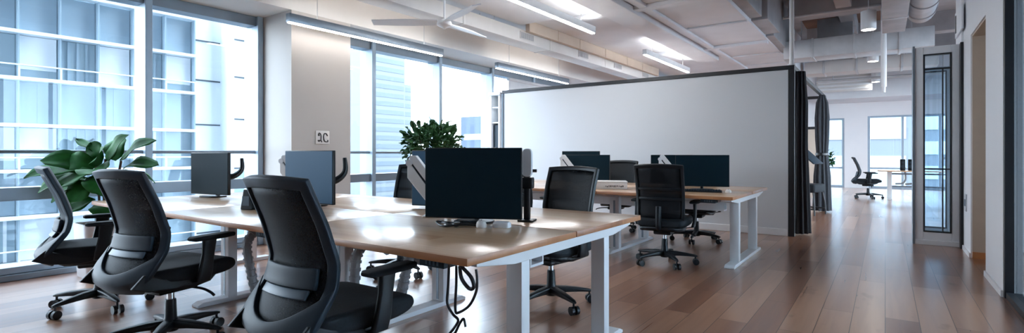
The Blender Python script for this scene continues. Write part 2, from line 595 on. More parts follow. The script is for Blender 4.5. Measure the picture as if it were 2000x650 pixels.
# ================================================================== THE BOOTH behind the desks
YP = 8.14
bt = thing('meeting_booth', 'free-standing booth with a long white board wall in a black frame', 'booth', (-3.55, YP, 0))
def part(name, bm, m, **k):
    o = link(name, bm, m, bt, **k)
    o.location = (3.55, -YP, 0)
    return o
bm = B(); box(bm, -6.03, -1.10, YP + .012, YP + .09, 0.10, 2.32); part('board_wall', bm, M['screenwall'], smooth=0)
bm = B(); box(bm, -6.07, -1.02, YP - .005, YP + .1, 2.321, 2.38, .004); part('top_rail', bm, M['black'], smooth=0)
bm = B(); box(bm, -6.08, -6.031, YP - .005, YP + .1, 0, 2.32, .004); part('edge_post', bm, M['slatelight'], smooth=0)
bm = B(); box(bm, -1.099, -1.02, YP - .005, YP + .1, 0, 2.32, .004); part('corner_post', bm, M['black'], smooth=0)
bm = B(); box(bm, -6.03, -1.10, YP - .004, YP + .09, 0, .099, .006); part('kick_board', bm, M['frame_grey'], smooth=0)
bm = B(); box(bm, -1.08, -1.02, YP + .1, 12.9, 2.32, 2.38, .004); part('side_rail', bm, M['black'], smooth=0)
bm = B(); box(bm, -1.08, -1.02, 12.84, 12.9, 0, 2.32, .004); part('rear_post', bm, M['black'], smooth=0)
bm = B(); box(bm, -6.07, -1.08, 12.84, 12.9, 2.32, 2.38, .004); part('rear_rail', bm, M['black'], smooth=0)
bm = B(); box(bm, -6.07, -6.01, YP + .1, 12.84, 2.32, 2.38, .004); box(bm, -6.07, -6.01, 12.84, 12.9, 0, 2.32, .004); part('window_side_rail', bm, M['black'], smooth=0)

def curtain(label, x, y, ztop, prof, tie):
    """gathered pleated curtain: radius follows prof over the height"""
    bm = B()
    n, nz = 96, 30
    loops = []
    for j in range(nz + 1):
        t = j / nz
        z = .03 + (ztop - .03) * t
        r = interp(prof, t)
        loops.append([(x + r * (1 + .13 * math.cos(11 * a + .8 * math.sin(3 * t)) + .05 * math.cos(4 * a + 2 * t)) * math.cos(a) * .9,
                       y + r * (1 + .13 * math.cos(11 * a + .8 * math.sin(3 * t)) + .05 * math.cos(4 * a + 2 * t)) * math.sin(a) * 1.25, z)
                      for a in (2 * PI * k / n for k in range(n))])
    rings(bm, loops)
    o = link('curtain', bm, M['curtain'], None, smooth=60)
    tag(o, label, 'curtain', 'charcoal booth curtains')
    if tie:
        q = interp(prof, tie / ztop) * 1.2
        t = B()
        loops = []
        for dz, f in ((-.03, .97), (-.02, 1.03), (.02, 1.03), (.03, .97)):
            loops.append([(x + q * f * math.cos(a) * .9, y + q * f * math.sin(a) * 1.25, tie + dz) for a in (2 * PI * k / 32 for k in range(32))])
        rings(t, loops)
        link('tieback', t, M['black'], o)
curtain('charcoal curtain gathered at the corner of the white board wall', -.985, 8.42, 2.315, [(0, .135), (.25, .12), (.55, .095), (.8, .1), (1, .07)], None)
curtain('charcoal curtain tied at its middle, hanging at the far end of the booth side rail', -1.02, 12.0, 2.315, [(0, .16), (.3, .145), (.5, .1), (.62, .12), (.8, .13), (.93, .11), (1, .05)], 1.14)

# vertical service pipes
bm = B(); cyl(bm, (-1.06, 8.19, 2.381), (-1.06, 8.19, H), .03); cyl(bm, (-1.06, 8.19, 2.381), (-1.06, 8.19, 2.40), .05)
tag(link('support_pipe', bm, M['white']), 'white pipe rising from the booth corner to the ceiling', 'pipe')
bm = B(); cyl(bm, (-.02, 11.6, 2.36), (-.02, 11.6, H - .05), .045); cyl(bm, (-.02, 11.6, 2.26), (-.02, 11.6, 2.36), .028); cyl(bm, (-.02, 11.6, 4.08), (-.02, 11.6, H - .045), .08)
tag(link('ceiling_drop_pipe', bm, M['white']), 'long pale drop pipe hanging from the corridor ceiling', 'pipe')

# inside the booth: a beige board and a seat with a tilted tablet
t = thing('pinboard', 'beige board with black top edge standing at the back of the booth', 'board', (-1.9, 14.0, 0))
bm = B(); box(bm, -.9, .78, 0, .05, .12, 1.72, .005); link('board_panel', bm, M['beige'], t)
bm = B(); box(bm, -.92, .8, -.01, .06, 1.721, 1.78, .005); link('top_edge', bm, M['black'], t)
for x in (-.8, .7):
    bm = B(); box(bm, x - .03, x + .03, -.22, .27, 0, .03, .004); box(bm, x - .02, x + .02, .0, .05, .03, .12, .003); link('foot', bm, M['black'], t)
t = thing('tablet_chair', 'black seat with a tilted grey writing tablet inside the booth', 'chair', (-1.22, 11.4, 0), -.3)
bm = B(); box(bm, -.24, .24, -.24, .24, .42, .58, .04, 4); link('seat', bm, M['fabric'], t)
for sx in (-1, 1):
    for sy in (-1, 1):
        bm = B(); tube(bm, [(sx * .2, sy * .2, .42), (sx * .23, sy * .23, .2), (sx * .24, sy * .24, 0)], .014, 8); link('leg', bm, M['black'], t)
bm = B(); box(bm, -.24, .24, .21, .235, .1, .13, .003); box(bm, -.24, .24, -.235, -.21, .1, .13, .003); link('stretcher', bm, M['black'], t)
bm = B(); tube(bm, [(.1, -.22, .4), (.12, -.24, .8), (.1, -.22, 1.12)], .018, 8); link('tablet_post', bm, M['black'], t)
bm = B(); box(bm, -.26, .26, -.2, .2, -.012, .012, .008); bmesh.ops.transform(bm, matrix=Matrix.Translation((.1, -.2, 1.14)) @ Matrix.Rotation(.75, 4, 'Y'), verts=bm.verts)
link('writing_tablet', bm, M['slate'], t)

# tall narrow cabinet between the windows and the board wall
t = thing('tall_cabinet', 'tall narrow pale cabinet with dark shelves between window and white board wall', 'cabinet', (-6.29, 8.3, 0))
bm = B(); box(bm, -.11, -.07, -.12, .3, 0, 2.3, .003); box(bm, .1, .14, -.12, .3, 0, 2.3, .003); box(bm, -.069, .099, .28, .3, 0, 2.3); link('carcass', bm, M['white'], t)
bm = B(); box(bm, -.13, .16, -.14, .32, 2.301, 2.36, .004); link('top', bm, M['white'], t)
bm = B(); box(bm, -.069, .099, -.06, .0, .08, 1.72, .003); link('dark_door', bm, M['slate'], t)
for z in (.05, 1.75, 2.05):
    bm = B(); box(bm, -.069, .099, -.1, .279, z, z + .025, .002); link('shelf', bm, M['white'], t)

# small plates on the walls
t = thing('wall_plate', 'small white plate with two dark round marks on the column', 'plate', (XB + .001, 3.97, 1.355))
bm = B(); box(bm, 0, .012, -.1, .1, -.085, .085, .006); link('plate', bm, M['paper'], t)
bm = B(); tube(bm, [(.015, -.066, .028), (.015, -.056, .052), (.015, -.036, .046), (.015, -.026, .014), (.015, -.028, -.03), (.015, -.016, -.06)], .007, 6)
tube(bm, [(.015, -.068, -.034), (.015, -.058, -.048), (.015, -.040, -.036)], .009, 6); cyl(bm, (.012, -.058, .028), (.018, -.058, .028), .012)
link('mark', bm, M['ink'], t)
bm = B(); tube(bm, [(.015, .066, .02), (.015, .05, .046), (.015, .024, .05), (.015, .01, .022), (.015, .014, -.024), (.015, .03, -.05), (.015, .068, -.052), (.015, .07, -.03)], .0075, 6)
link('mark', bm, M['ink'], t)
t = thing('light_switch', 'small steel switch plate low on the right wall beside the black post', 'switch', (XR - .001, 8.02, .58))
bm = B(); box(bm, -.01, 0, -.06, .06, -.1, .1, .003); link('plate', bm, M['galv'], t)
bm = B(); box(bm, -.016, -.01, -.03, .03, -.04, .04, .002); link('rocker', bm, M['slatelight'], t)
t = thing('wall_grille', 'white ventilation grille with dark slot high on the right wall', 'vent', (XR - .021, 8.40, 2.62))
bm = B(); box(bm, -.02, 0, -.35, .35, -.0, .32, .004); link('grille_plate', bm, M['wall'], t)
bm = B(); box(bm, -.026, -.02, .2, .26, .05, .27, .002); link('slot', bm, M['ink'], t)

# ================================================================== CEILING SERVICES
t = thing('air_duct', 'long white rectangular air duct hanging beside the windows', 'duct', (-4.905, 8, 2.95))
bm = B()
y = -1.0
for L_ in (2.2, 2.2, 2.1, 2.3, 2.2, 2.2, 2.2, 2.2):
    e = .012 if int(y * 10) % 2 else 0
    box(bm, -.155 - e, .155, y - 8, y + L_ - 8 - .012, 0, .2, .004)
    y += L_
link('duct_body', bm, M['duct'], t)
y = 1.2
for L_ in (2.2, 2.1, 2.3, 2.2, 2.2, 2.2):
    bm = B(); box(bm, -.18, .162, y - 8 - .03, y - 8 + .018, -.006, .206, .002); link('joint_flange', bm, M['duct'], t); y += L_
for yc in (7.05, 9.0, 10.6, 12.2):
    bm = B()
    box(bm, .156, .166, yc - .2 - 8, yc + .2 - 8, .045, .165, .002)
    g = link('side_grille', bm, M['duct'], t)
    bm = B()
    box(bm, .166, .168, yc - .18 - 8, yc + .18 - 8, .058, .152)
    for k in range(7):
        x = yc - .17 + k * .057
        box(bm, .168, .172, x - 8, x + .008 - 8, .058, .152)
    link('grille_slats', bm, M['concrete'], g)
for y in (2.0, 4.0, 6.2, 8.4, 10.6, 12.8):
    for x in (-.14, .14):
        bm = B(); cyl(bm, (x, y - 8, .2), (x, y - 8, .349), .006, seg=6); link('hanger_rod', bm, M['galv'], t)
bm = B(); box(bm, -4.74, -4.66, 7.0, 12.9, 3.12, 3.299, .004)
for y in (7.9, 8.7, 9.8, 10.9, 11.8):
    box(bm, -4.66, -4.652, y, y + .03, 3.12, 3.299)
struct('trim_5', bm, M['fascia'])
# cross panel
t = thing('ceiling_panel', 'large flat white ceiling panel beside the fan', 'panel', (-4.3, 6, 3.2))
bm = B(); box(bm, -.44, .3, -2.6, .85, 0, .05, .006); link('panel_board', bm, M['ceil'], t)
for x in (-.3, .2):
    for y in (-2.3, -.2, .7):
        bm = B(); cyl(bm, (x, y, .05), (x, y, .099), .01, seg=6); link('hanger_rod', bm, M['galv'], t)

# ceiling fan
t = thing('ceiling_fan', 'white ceiling fan on a thin rod under the white duct', 'fan', (-4.4, 4.72, 2.74))
bm = B(); cyl(bm, (0, 0, .06), (0, 0, .54), .014, seg=10); cyl(bm, (0, 0, .5), (0, 0, .56), .05, .06); link('down_rod', bm, M['white'], t)
bm = B(); lathe(bm, [(.012, -.06), (.03, -.045), (.085, -.02), (.095, .0), (.085, .03), (.05, .05), (.02, .07)], 24); link('motor_hub', bm, M['white'], t)
for k, a in enumerate((96, 216, 336)):
    bm = B()
    prof = []
    for i in range(9):
        x = .08 + .8 * i / 8
        w = .055 + .03 * math.sin(PI * min(1, i / 7))
        prof.append((x, w))
    top = [(x, w, .02 + .016) for x, w in prof] + [(x, -w, .02 - .016) for x, w in reversed(prof)]
    rings(bm, [[(x, y, z - .006) for x, y, z in top], [(x, y, z + .006) for x, y, z in top]])
    o = link('blade', bm, M['white'], t); o.rotation_euler.z = math.radians(a)

# linear lamps
def strip(x, ya, yb, z, label, m_body, hang_to, led='led', up=True):
    t = thing('hanging_strip_lamp', label, 'lamp', (x, (ya + yb) / 2, z), 0, None)
    l = (yb - ya) / 2
    bm = B(); box(bm, -.04, .04, -l, l, .012, .11, .004); link('housing', bm, m_body, t)
    bm = B(); box(bm, -.026, .026, -l + .01, l - .01, .0, .0115, .002); link('diffuser', bm, M[led], t)
    if up:
        bm = B(); box(bm, -.014, .014, -l + .02, l - .02, .1102, .1125); link('upper_diffuser', bm, M['ledup'] if led == 'led' else M['ledsoft'], t)
    for y in (-l * .7, l * .7):
        bm = B(); cyl(bm, (0, y, .11), (0, y, hang_to - z), .004, seg=6); link('suspension_wire', bm, M['galv'], t)
    return t
strip(-5.6, 3.38, 5.95, 2.66, 'lit linear lamp crossing in front of the column', M['alum'], 3.3, 'ledsoft')
strip(-5.6, 7.35, 9.9, 2.66, 'lit linear lamp beside the windows above the tall cabinet', M['alum'], 3.3, 'ledsoft')
strip(-3.65, 4.6, 7.25, 2.99, 'lit linear lamp under the white ceiling over the desks, near the fan', M['white'], 3.3)
strip(-3.65, 9.35, 12.0, 2.99, 'lit linear lamp above the white board wall, beyond the other ceiling lamp', M['white'], 3.3)

# corridor services
t = thing('cross_duct', 'wide galvanised duct crossing under the corridor ceiling', 'duct', (-.5, 12.2, 3.08))
bm = B(); box(bm, -1.2, 1.22, -.25, .35, 0, .36, .006); link('duct_body', bm, M['galv'], t)
for x in (-.7, 0, .7):
    bm = B(); box(bm, x, x + .04, -.265, .365, -.015, .375, .003); link('joint_flange', bm, M['galv'], t)
for x in (-.9, .9):
    bm = B(); cyl(bm, (x, 0, .36), (x, 0, 1.115), .01, seg=6); link('hanger_rod', bm, M['galv'], t)
t = thing('cross_duct', 'pale flat duct crossing the corridor ceiling beyond the galvanised one', 'duct', (-.5, 15.6, 3.2))
bm = B(); box(bm, -1.2, 1.5, -.2, .5, 0, .3, .006); link('duct_body', bm, M['duct'], t)
for x in (-.8, -.1, .8):
    bm = B(); box(bm, x, x + .05, -.215, .515, -.012, .312, .003); link('joint_flange', bm, M['galv'], t)
for x in (-.9, .9):
    bm = B(); cyl(bm, (x, .1, .3), (x, .1, .999), .01, seg=6); link('hanger_rod', bm, M['galv'], t)
t = thing('box_duct', 'grey rectangular duct running along the corridor above the pendants', 'duct', (.12, 8, 3.25))
bm = B(); box(bm, -.16, .16, -4, 3.2, 0, .36, .006); link('duct_body', bm, M['concrete'], t)
for y in (-2.5, -1.0, .5, 2.0):
    bm = B(); box(bm, -.172, .172, y, y + .05, -.012, .372, .003); link('joint_flange', bm, M['galv'], t)
for y in (-3, -.2, 2.6):
    bm = B(); cyl(bm, (0, y, .36), (0, y, .949), .01, seg=6); link('hanger_rod', bm, M['galv'], t)
t = thing('round_duct', 'fat round grey duct hanging along the right wall', 'duct', (.5, 8.6, 3.62))
bm = B(); cyl(bm, (0, -4, 0), (0, 2.6, 0), .2, seg=28); link('duct_pipe', bm, M['galv'], t)
bm = B(); tube(bm, [(0, 2.6, 0), (.0, 2.85, -.02), (.06, 3.05, .12), (.1, 3.1, .4)], .19, 24); link('elbow', bm, M['galv'], t)
for y in (-3, -1.8, -.6, .6, 1.8, 2.58):
    bm = B(); cyl(bm, (0, y - .025, 0), (0, y + .025, 0), .212, seg=28); link('joint_ring', bm, M['concrete'], t)
for y in (-2.4, 0, 2.2):
    bm = B(); cyl(bm, (0, y, .19), (0, y, .579), .01, seg=6); link('hanger_rod', bm, M['black'], t)
bm = B()
tube(bm, [(-1.54, 10.8, 3.66), (.24, 10.8, 3.665)], .025, 10, 1)
tag(link('sprinkler_pipe', bm, M['galv']), 'thin grey pipe crossing the corridor ceiling before the wide duct', 'pipe')
bm = B()
tube(bm, [(-1.6, 17.2, 3.2), (2.9, 17.2, 3.22)], .035, 10, 1)
for x in (-1.2, 1.2):
    tube(bm, [(x, 17.2, 3.2), (x, 17.2, 4.199)], .012, 6, 1)
tag(link('ceiling_water_pipe', bm, M['galv']), 'grey pipe crossing the corridor at the far end', 'pipe')
t = thing('drop_box', 'grey sheet metal box hanging under the corridor ceiling above the wide duct', 'duct', (-.85, 13.2, 3.46))
bm = B(); box(bm, -.3, .3, -.5, .5, 0, .5, .006); link('duct_body', bm, M['galv'], t)
bm = B(); box(bm, -.315, .315, -.515, -.46, -.012, .512, .003); link('joint_flange', bm, M['galv'], t)
bm = B(); box(bm, -.02, .02, -.02, .02, .5, .739); link('hanger_rod', bm, M['galv'], t)
# brown soffit coffers between concrete beams
bm = B()
for y in (8.6, 11.4, 14.4, 16.6):
    box(bm, -1.54, 3.7, y, y + .35, 3.78, H - .001, .01)
box(bm, -.75, -.5, 5.0, 19.1, 3.85, H - .001, .01)
struct('trim_6', bm, M['concrete'])
bm = B(); box(bm, -1.54, .76, 5.0, 19.1, H - .04, H - .002); struct('ceiling_corridor', bm, M['brownceil'])
# slatted return grille near the far end
t = thing('slatted_grille', 'white slatted ceiling grille over the far end of the corridor', 'vent', (-1.0, 18.4, 3.0))
bm = B(); box(bm, -.7, .7, -.03, .03, 0, .6, .004); link('grille_frame', bm, M['duct'], t)
for k in range(5):
    bm = B(); box(bm, -.66, .66, -.05, -.031, .06 + k * .105, .11 + k * .105, .003); link('slat', bm, M['white'], t)
for x in (-.68, .64):
    bm = B(); box(bm, x, x + .04, -.02, .02, .6, 1.2); link('hanger_rod', bm, M['galv'], t)

# pendants
def pendant():
    t = thing('pendant_lamp', '', 'lamp', (0, 0, 0), 0, 'cylinder pendants along the corridor')
    bm = B(); lathe(bm, [(.09, .305), (.105, .30), (.108, .28), (.108, .01), (.105, .0), (.096, .0), (.096, .03), (.08, .04)], 28); link('shade', bm, M['white'], t)
    bm = B(); cyl(bm, (0, 0, .012), (0, 0, .026), .09, seg=28); link('diffuser', bm, M['lampglow'], t)
    bm = B(); cyl(bm, (0, 0, .3), (0, 0, .99), .006, seg=8); lathe(bm, [(.012, .30), (.03, .305), (.02, .33), (.006, .34)], 14); link('suspension_rod', bm, M['white'], t)
    return t
p0 = pendant(); p0.location = (-.22, 10.25, 3.16)
p0['label'] = 'white cylinder pendant lamp, largest and nearest of the corridor pendants'
dup(p0, (-.22, 14.1, 3.2), label='white cylinder pendant lamp, the middle one of the three along the corridor')
dup(p0, (-.22, 18.2, 3.2), label='white cylinder pendant lamp, smallest and farthest down the corridor')
# roller blind
t = thing('roller_blind', 'pale grey roller blind half drawn in the window behind the booth', 'blind', (-6.36, 9.52, 2.7))
bm = B(); cyl(bm, (0, -.78, 0), (0, 1.9, 0), .035, seg=14); link('roller', bm, M['blind'], t)
bm = B(); box(bm, -.002, .002, -.76, 1.88, -.45, -.02); link('cloth', bm, M['blind'], t, smooth=0)
bm = B(); box(bm, -.01, .01, -.76, 1.88, -.47, -.451, .003); link('bottom_bar', bm, M['alum'], t)

# ================================================================== OUTSIDE
# unseen blocks added above and below this floor to dim the facade opposite
bm = B(); box(bm, -7.0, 4.1, -40, 21.4, H + .21, UP); struct('light_block_upper', bm, M['blockdark'])
bm = B(); box(bm, -7.0, 4.1, -40, 21.4, -9, -.16); struct('light_block_lower', bm, M['blockdark'])
bm = B(); box(bm, -140, 90, -60, 160, -9.2, -9.0); o = struct('ground', bm, M['street'])
# office block across the street
def block(xf, y0, nb, step, zs, label, sub):
    t = thing('office_block', label, 'building', (xf, y0, -9))
    yb = nb * step
    def prt(name, bm, m, **k):
        return link(name, bm, m, t, smooth=0, **k)
    z0 = zs[0] + 9; z1 = zs[-1] + 9
    bm = B(); box(bm, -14, -.35, 0, yb, 0, z1); prt('wall', bm, M['fspan'])
    bm = B()
    for z in zs:
        box(bm, -.3, .14, -.02, yb + .02, z + 9 - .055, z + 9 + .055, .01)
    prt('floor_band', bm, M['facade'])
    bm = B()
    for i in range(nb + 1):
        box(bm, -.3, .05, i * step - .018, i * step + .018, z0, z1)
    prt('mullion', bm, M['fspan'])
    rnd = random.Random(11)
    for j in range(len(zs) - 1):
        a, b = zs[j] + 9 + .07, zs[j + 1] + 9 - .07
        for i in range(nb):
            ya, yc = i * step + .03, (i + 1) * step - .03
            q = rnd.random()
            if j % 2 == 1:
                m = M['fspan']
            else:
                m = M['fblind'] if q < .3 else (M['fdark'] if q > .9 else M['fglass'])
            bm = B(); box(bm, -.34, -.25, ya, yc, a, b)
            if j % 2 == 0:
                w = prt('window', bm, M['fglass'] if m is M['fblind'] else m)
                if m is M['fblind']:
                    bm = B(); box(bm, -.249, -.22, ya + .02, yc - .02, a + (b - a) * rnd.choice((.0, .2, .3)), b)
                    link('roller_screen', bm, M['fblind'], w, smooth=0)
                elif q > .62:
                    bm = B()
                    for s in range(1, 4):
                        yy = ya + (yc - ya) * s / 4
                        box(bm, -.249, -.2, yy - .04, yy + .04, a, b)
                    link('inner_blind', bm, M['fblind'] if q > .8 else M['fspan'], w, smooth=0)
            else:
                if q > .75:
                    bm2 = B(); box(bm2, -.249, -.235, (ya + yc) / 2 - .012, (ya + yc) / 2 + .012, a, b); 
                    prt('panel_seam', bm2, M['fglass'])
                prt('spandrel', bm, m)
    bm = B()
    for z in zs[::2]:
        cyl(bm, (.12, 0, z + 9 + .42), (.12, yb, z + 9 + .42), .025, seg=8)
        for i in range(nb + 1):
            box(bm, .05, .12, i * step - .02, i * step + .02, z + 9, z + 9 + .42)
    prt('balcony_rail', bm, M['facade'])
    return t
Z = [-5.22, -3.76, -2.3, -.86, .6, 2.04, 3.5, 4.96, 6.4]
block(-22, .18, 9, 1.02, Z, 'pale glass office block with white floor bands across the street', 0)
# its white end bay and the next white facade
t = thing('white_building', 'bright white building with thin dark joints beyond the glass office block', 'building', (-22.6, 9.4, -9))
bm = B(); box(bm, -14, 0, 0, 5.8, 0, 17.5); link('wall', bm, M['fblind'], t, smooth=0)
bm = B(); box(bm, 0, .5, 1.25, 1.55, 0, 17.5, .02); link('pillar', bm, M['facade'], t, smooth=0)
bm = B()
for z in (7.2, 9.5, 11.6, 13.4, 15.0):
    box(bm, 0, .03, 1.6, 5.8, z, z + .06)
    box(bm, 0, .03, .05, 1.2, z - .3, z - .24)
box(bm, 0, .03, 2.8, 2.85, 0, 17.5)
link('joint', bm, M['towerwin'], t, smooth=0)
for k, z in enumerate((4.0, 7.3)):
    for y in (1.65, 2.9, 4.2):
        bm = B(); box(bm, 0, .05, y, y + 1.1, z, z + (2.1 if k else 3.0)); link('window', bm, M['fglass'], t, smooth=0)
# far tower
t = thing('tower', 'tall pale tower with horizontal window bands seen through the windows past the column', 'building', (-66.5, 54.0, -9))
bm = B(); box(bm, -8, 0, 0, 7.6, 0, 27.2); link('tower_body', bm, M['tower'], t, smooth=0)
bm = B(); box(bm, -7, -.4, 7.6, 9.4, 0, 22); link('low_wing', bm, M['tower'], t, smooth=0)
for k in range(19):
    bm = B(); box(bm, -7.6, .06, .3, 7.3, 1.2 + k * 1.4, 1.9 + k * 1.4); box(bm, .0, .05, .3, 7.3, 1.2 + k * 1.4, 1.9 + k * 1.4)
    link('window_band', bm, M['towerwin'], t, smooth=0)
for k in range(15):
    bm = B(); box(bm, -6.9, -.35, 7.7, 9.3, 1.2 + k * 1.4, 1.9 + k * 1.4); link('window_band', bm, M['towerwin'], t, smooth=0)
t = thing('blue_building', 'blue grey block standing beyond the windows behind the bushy plant', 'building', (-36, 48, -9))
bm = B(); box(bm, -6, 0, 0, 14, 0, 14.6); link('wall', bm, M['bluebuild'], t, smooth=0)
for k in range(5):
    bm = B(); box(bm, 0, .05, .5, 13.5, 3.0 + k * 2.2, 3.7 + k * 2.2); box(bm, -5.5, -.5, -.05, 0, 3.0 + k * 2.2, 3.7 + k * 2.2)
    link('window_band', bm, M['fglass'], t, smooth=0)
t = thing('end_building', 'pale striped building beyond the far end windows', 'building', (0, 46, -9))
bm = B(); box(bm, -14, 16, 0, 8, 0, 17); link('wall', bm, M['tower'], t, smooth=0)
for k in range(9):
    bm = B(); box(bm, 1.9, 15.6, -.06, 0, 1.6 + k * 1.7, 2.5 + k * 1.7); link('window_band', bm, M['fglass'], t, smooth=0)
for k in range(3):
    bm = B(); box(bm, -13.6, 1.2, -.06, 0, 4.4 + k * 3.4, 6.6 + k * 3.4); link('window', bm, M['fglass'], t, smooth=0)
# ================================================================== CHAIRS
def make_chair(style):
    """style 'slate': slate framed task chair with a flared shell; 'black': plain black mesh chair.  Faces +Y, origin on the floor."""
    t = thing('office_chair', '', 'chair')
    fm = M['slate'] if style == 'slate' else M['blackplastic']
    if style == 'slate':
        yz = [(0, -.30, .375), (.10, -.355, .43), (.20, -.315, .50), (.33, -.235, .60), (.47, -.215, .70), (.70, -.265, .86), (1, -.355, 1.055)]
        hw = [(0, .15), (.08, .215), (.16, .25), (.3, .245), (.5, .232), (.8, .222), (1, .215)]
        lo, hi, fw_ = .15, .925, .82
        cur = .055
    else:
        yz = [(0, -.225, .46), (.15, -.235, .53), (.3, -.225, .62), (.5, -.235, .74), (.75, -.275, .90), (1, -.325, 1.04)]
        hw = [(0, .225), (.15, .24), (1, .245)]
        lo, hi, fw_ = .07, .93, .88
        cur = .045
    ty = [(a, b) for a, b, c in yz]
    tz = [(a, c) for a, b, c in yz]
    def sm(tab, v):
        return (interp(tab, max(0, v - .035)) + 2 * interp(tab, v) + interp(tab, min(1, v + .035))) / 4
    def S(s, v, off=0):
        w = sm(hw, v)
        return (s * w, sm(ty, v) + cur * s * s + off, sm(tz, v) + .012 * (1 - s * s) * (v > .9))
    def surf(ss, vs, keep, off=0):
        bm = B()
        V = {}
        def g(i, j):
            if (i, j) not in V:
                V[i, j] = bm.verts.new(S(ss[i], vs[j], off))
            return V[i, j]
        for i in range(len(ss) - 1):
            for j in range(len(vs) - 1):
                if keep((ss[i] + ss[i + 1]) / 2, (vs[j] + vs[j + 1]) / 2):
                    bm.faces.new((g(i, j), g(i + 1, j), g(i + 1, j + 1), g(i, j + 1)))
        return bm
    ss = [-1, -.91, -fw_] + [-fw_ + 2 * fw_ * k / 10 for k in range(1, 10)] + [fw_, .91, 1]
    vs = [lo * k / 5 for k in range(6)] + [lo + (hi - lo) * k / 24 for k in range(1, 25)] + [hi + (1 - hi) * k / 2 for k in (1, 2)]
    bf = link('back_frame', surf(ss, vs, lambda s, v: abs(s) > fw_ or v > hi or (style != 'slate' and v < lo)), fm, t, smooth=50, solid=.03, bevel=.005)
    si = [-fw_ - .03 + 2 * (fw_ + .03) * k / 12 for k in range(13)]
    vi = [lo - .01 + (hi - lo + .02) * k / 14 for k in range(15)]
    link('mesh_back', surf(si, vi, lambda s, v: True), M['mesh'] if style == 'slate' else M['meshopen'], t, smooth=60, solid=.004)
    if style == 'slate':
        bm = B()
        sl = [-1 + 2 * k / 20 for k in range(21)]
        gr = [[bm.verts.new(S(s, (.165 + .17 * s * s) * q / 6, -.004)) for q in range(7)] for s in sl]
        for r0, r1 in zip(gr, gr[1:]):
            for q in range(6):
                bm.faces.new((r0[q], r1[q], r1[q + 1], r0[q + 1]))
        link('lower_shell', bm, fm, t, smooth=50, solid=.032, bevel=.005)
        vl = [.335 + .115 * k / 4 for k in range(5)]
        sl = [-.72 + 1.44 * k / 12 for k in range(13)]
        lb = link('lumbar_support', surf(sl, vl, lambda s, v: True, -.022), fm, t, smooth=50, solid=.022, bevel=.005)
        lb['label'] = 'slate grey lumbar band'
        vl = [.285 + .045 * k / 2 for k in range(3)]
        sl = [-.6 + 1.2 * k / 10 for k in range(11)]
        link('lumbar_slider', surf(sl, vl, lambda s, v: True, -.018), M['slatelight'], t, smooth=50, solid=.014, bevel=.004)
        # side wings of the lower shell reaching to the seat
        for sx in (-1, 1):
            bm = B()
            poly = [(-.37, .425), (-.28, .39), (-.12, .375), (-.02, .39), (-.06, .425), (-.2, .45), (-.30, .49)]
            prism(bm, poly, 'x', sx * .215, sx * .236)
            link('shell_wing', bm, M['blackplastic'], t, smooth=0, bevel=.006)
    else:
        for (a, b) in ((.40, .445), (.56, .60)):
            vl = [a + (b - a) * k / 2 for k in range(3)]
            sl = [-.88 + 1.76 * k / 10 for k in range(11)]
            link('cross_bar', surf(sl, vl, lambda s, v: True, -.012), fm, t, smooth=50, solid=.016, bevel=.003)
        bm = B(); tube(bm, [(0, -.02, .385), (0, -.2, .385), (0, -.27, .44), (0, -.262, .62)], .03, 10)
        link('back_spine', bm, M['blackplastic'], t)
    # seat cushion
    bm = B()
    loops = []
    for y, w, zt, zb in ((-.275, .36, .468, .43), (-.265, .42, .488, .412), (-.22, .47, .50, .405), (-.1, .49, .497, .40), (.05, .50, .497, .40),
                         (.17, .50, .505, .402), (.235, .485, .498, .412), (.27, .46, .478, .425), (.285, .40, .462, .44)):
        loops.append([(x, y, z) for x, z in rrect(0, (zt + zb) / 2, w, zt - zb, .035, 4)])
    rings(bm, loops)
    link('seat', bm, M['fabric'], t, smooth=60, sub=1)
    bm = B()
    loops = []
    for y, w, zt, zb in ((-.26, .30, .41, .385), (-.2, .42, .412, .362), (0, .44, .41, .352), (.12, .40, .41, .362), (.2, .3, .412, .39)):
        loops.append([(x, y, z) for x, z in rrect(0, (zt + zb) / 2, w, zt - zb, .02, 3)])
    rings(bm, loops)
    link('seat_shell', bm, M['blackplastic'], t, smooth=50)
    # arms
    for sx in (-1, 1):
        bm = B()
        prof = [((.21, .0, .385), .05, .03), ((.285, .0, .40), .085, .03), ((.30, .005, .46), .085, .028), ((.302, .02, .56), .075, .026), ((.30, .03, .64), .085, .03)]
        ls = []
        for (x, y, z), wy, wx in prof:
            ls.append([(sx * (x + a), y + b, z) for a, b in rrect(0, 0, wx, wy, .01, 2)])
        rings(bm, ls)
        a = link('arm_post', bm, M['blackplastic'], t, smooth=50)
        bm = B()
        ls = []
        for y, w, h in ((-.10, .05, .014), (-.085, .078, .026), (0, .088, .03), (.11, .086, .03), (.165, .075, .026), (.18, .045, .014)):
            ls.append([(sx * .3 + p, y + .01, .655 + q) for p, q in rrect(0, 0, w, h, .012, 3)])
        rings(bm, ls)
        link('arm_pad', bm, M['fabric'], a, smooth=50)
    # mechanism, lever, lift
    bm = B(); box(bm, -.09, .09, -.13, .12, .315, .358, .015); link('tilt_mechanism', bm, M['blackplastic'], t)
    bm = B(); tube(bm, [(.08, .05, .335), (.2, .06, .33), (.27, .06, .315), (.30, .06, .30)], .008, 8); link('lever', bm, M['blackplastic'], t)
    bm = B(); cyl(bm, (0, 0, .24), (0, 0, .32), .02, seg=16); link('gas_lift', bm, M['chrome'], t)
    bm = B(); lathe(bm, [(.04, .07), (.05, .08), (.05, .125), (.034, .15), (.03, .25), (.028, .262)], 20); link('lift_sleeve', bm, M['blackplastic'], t)
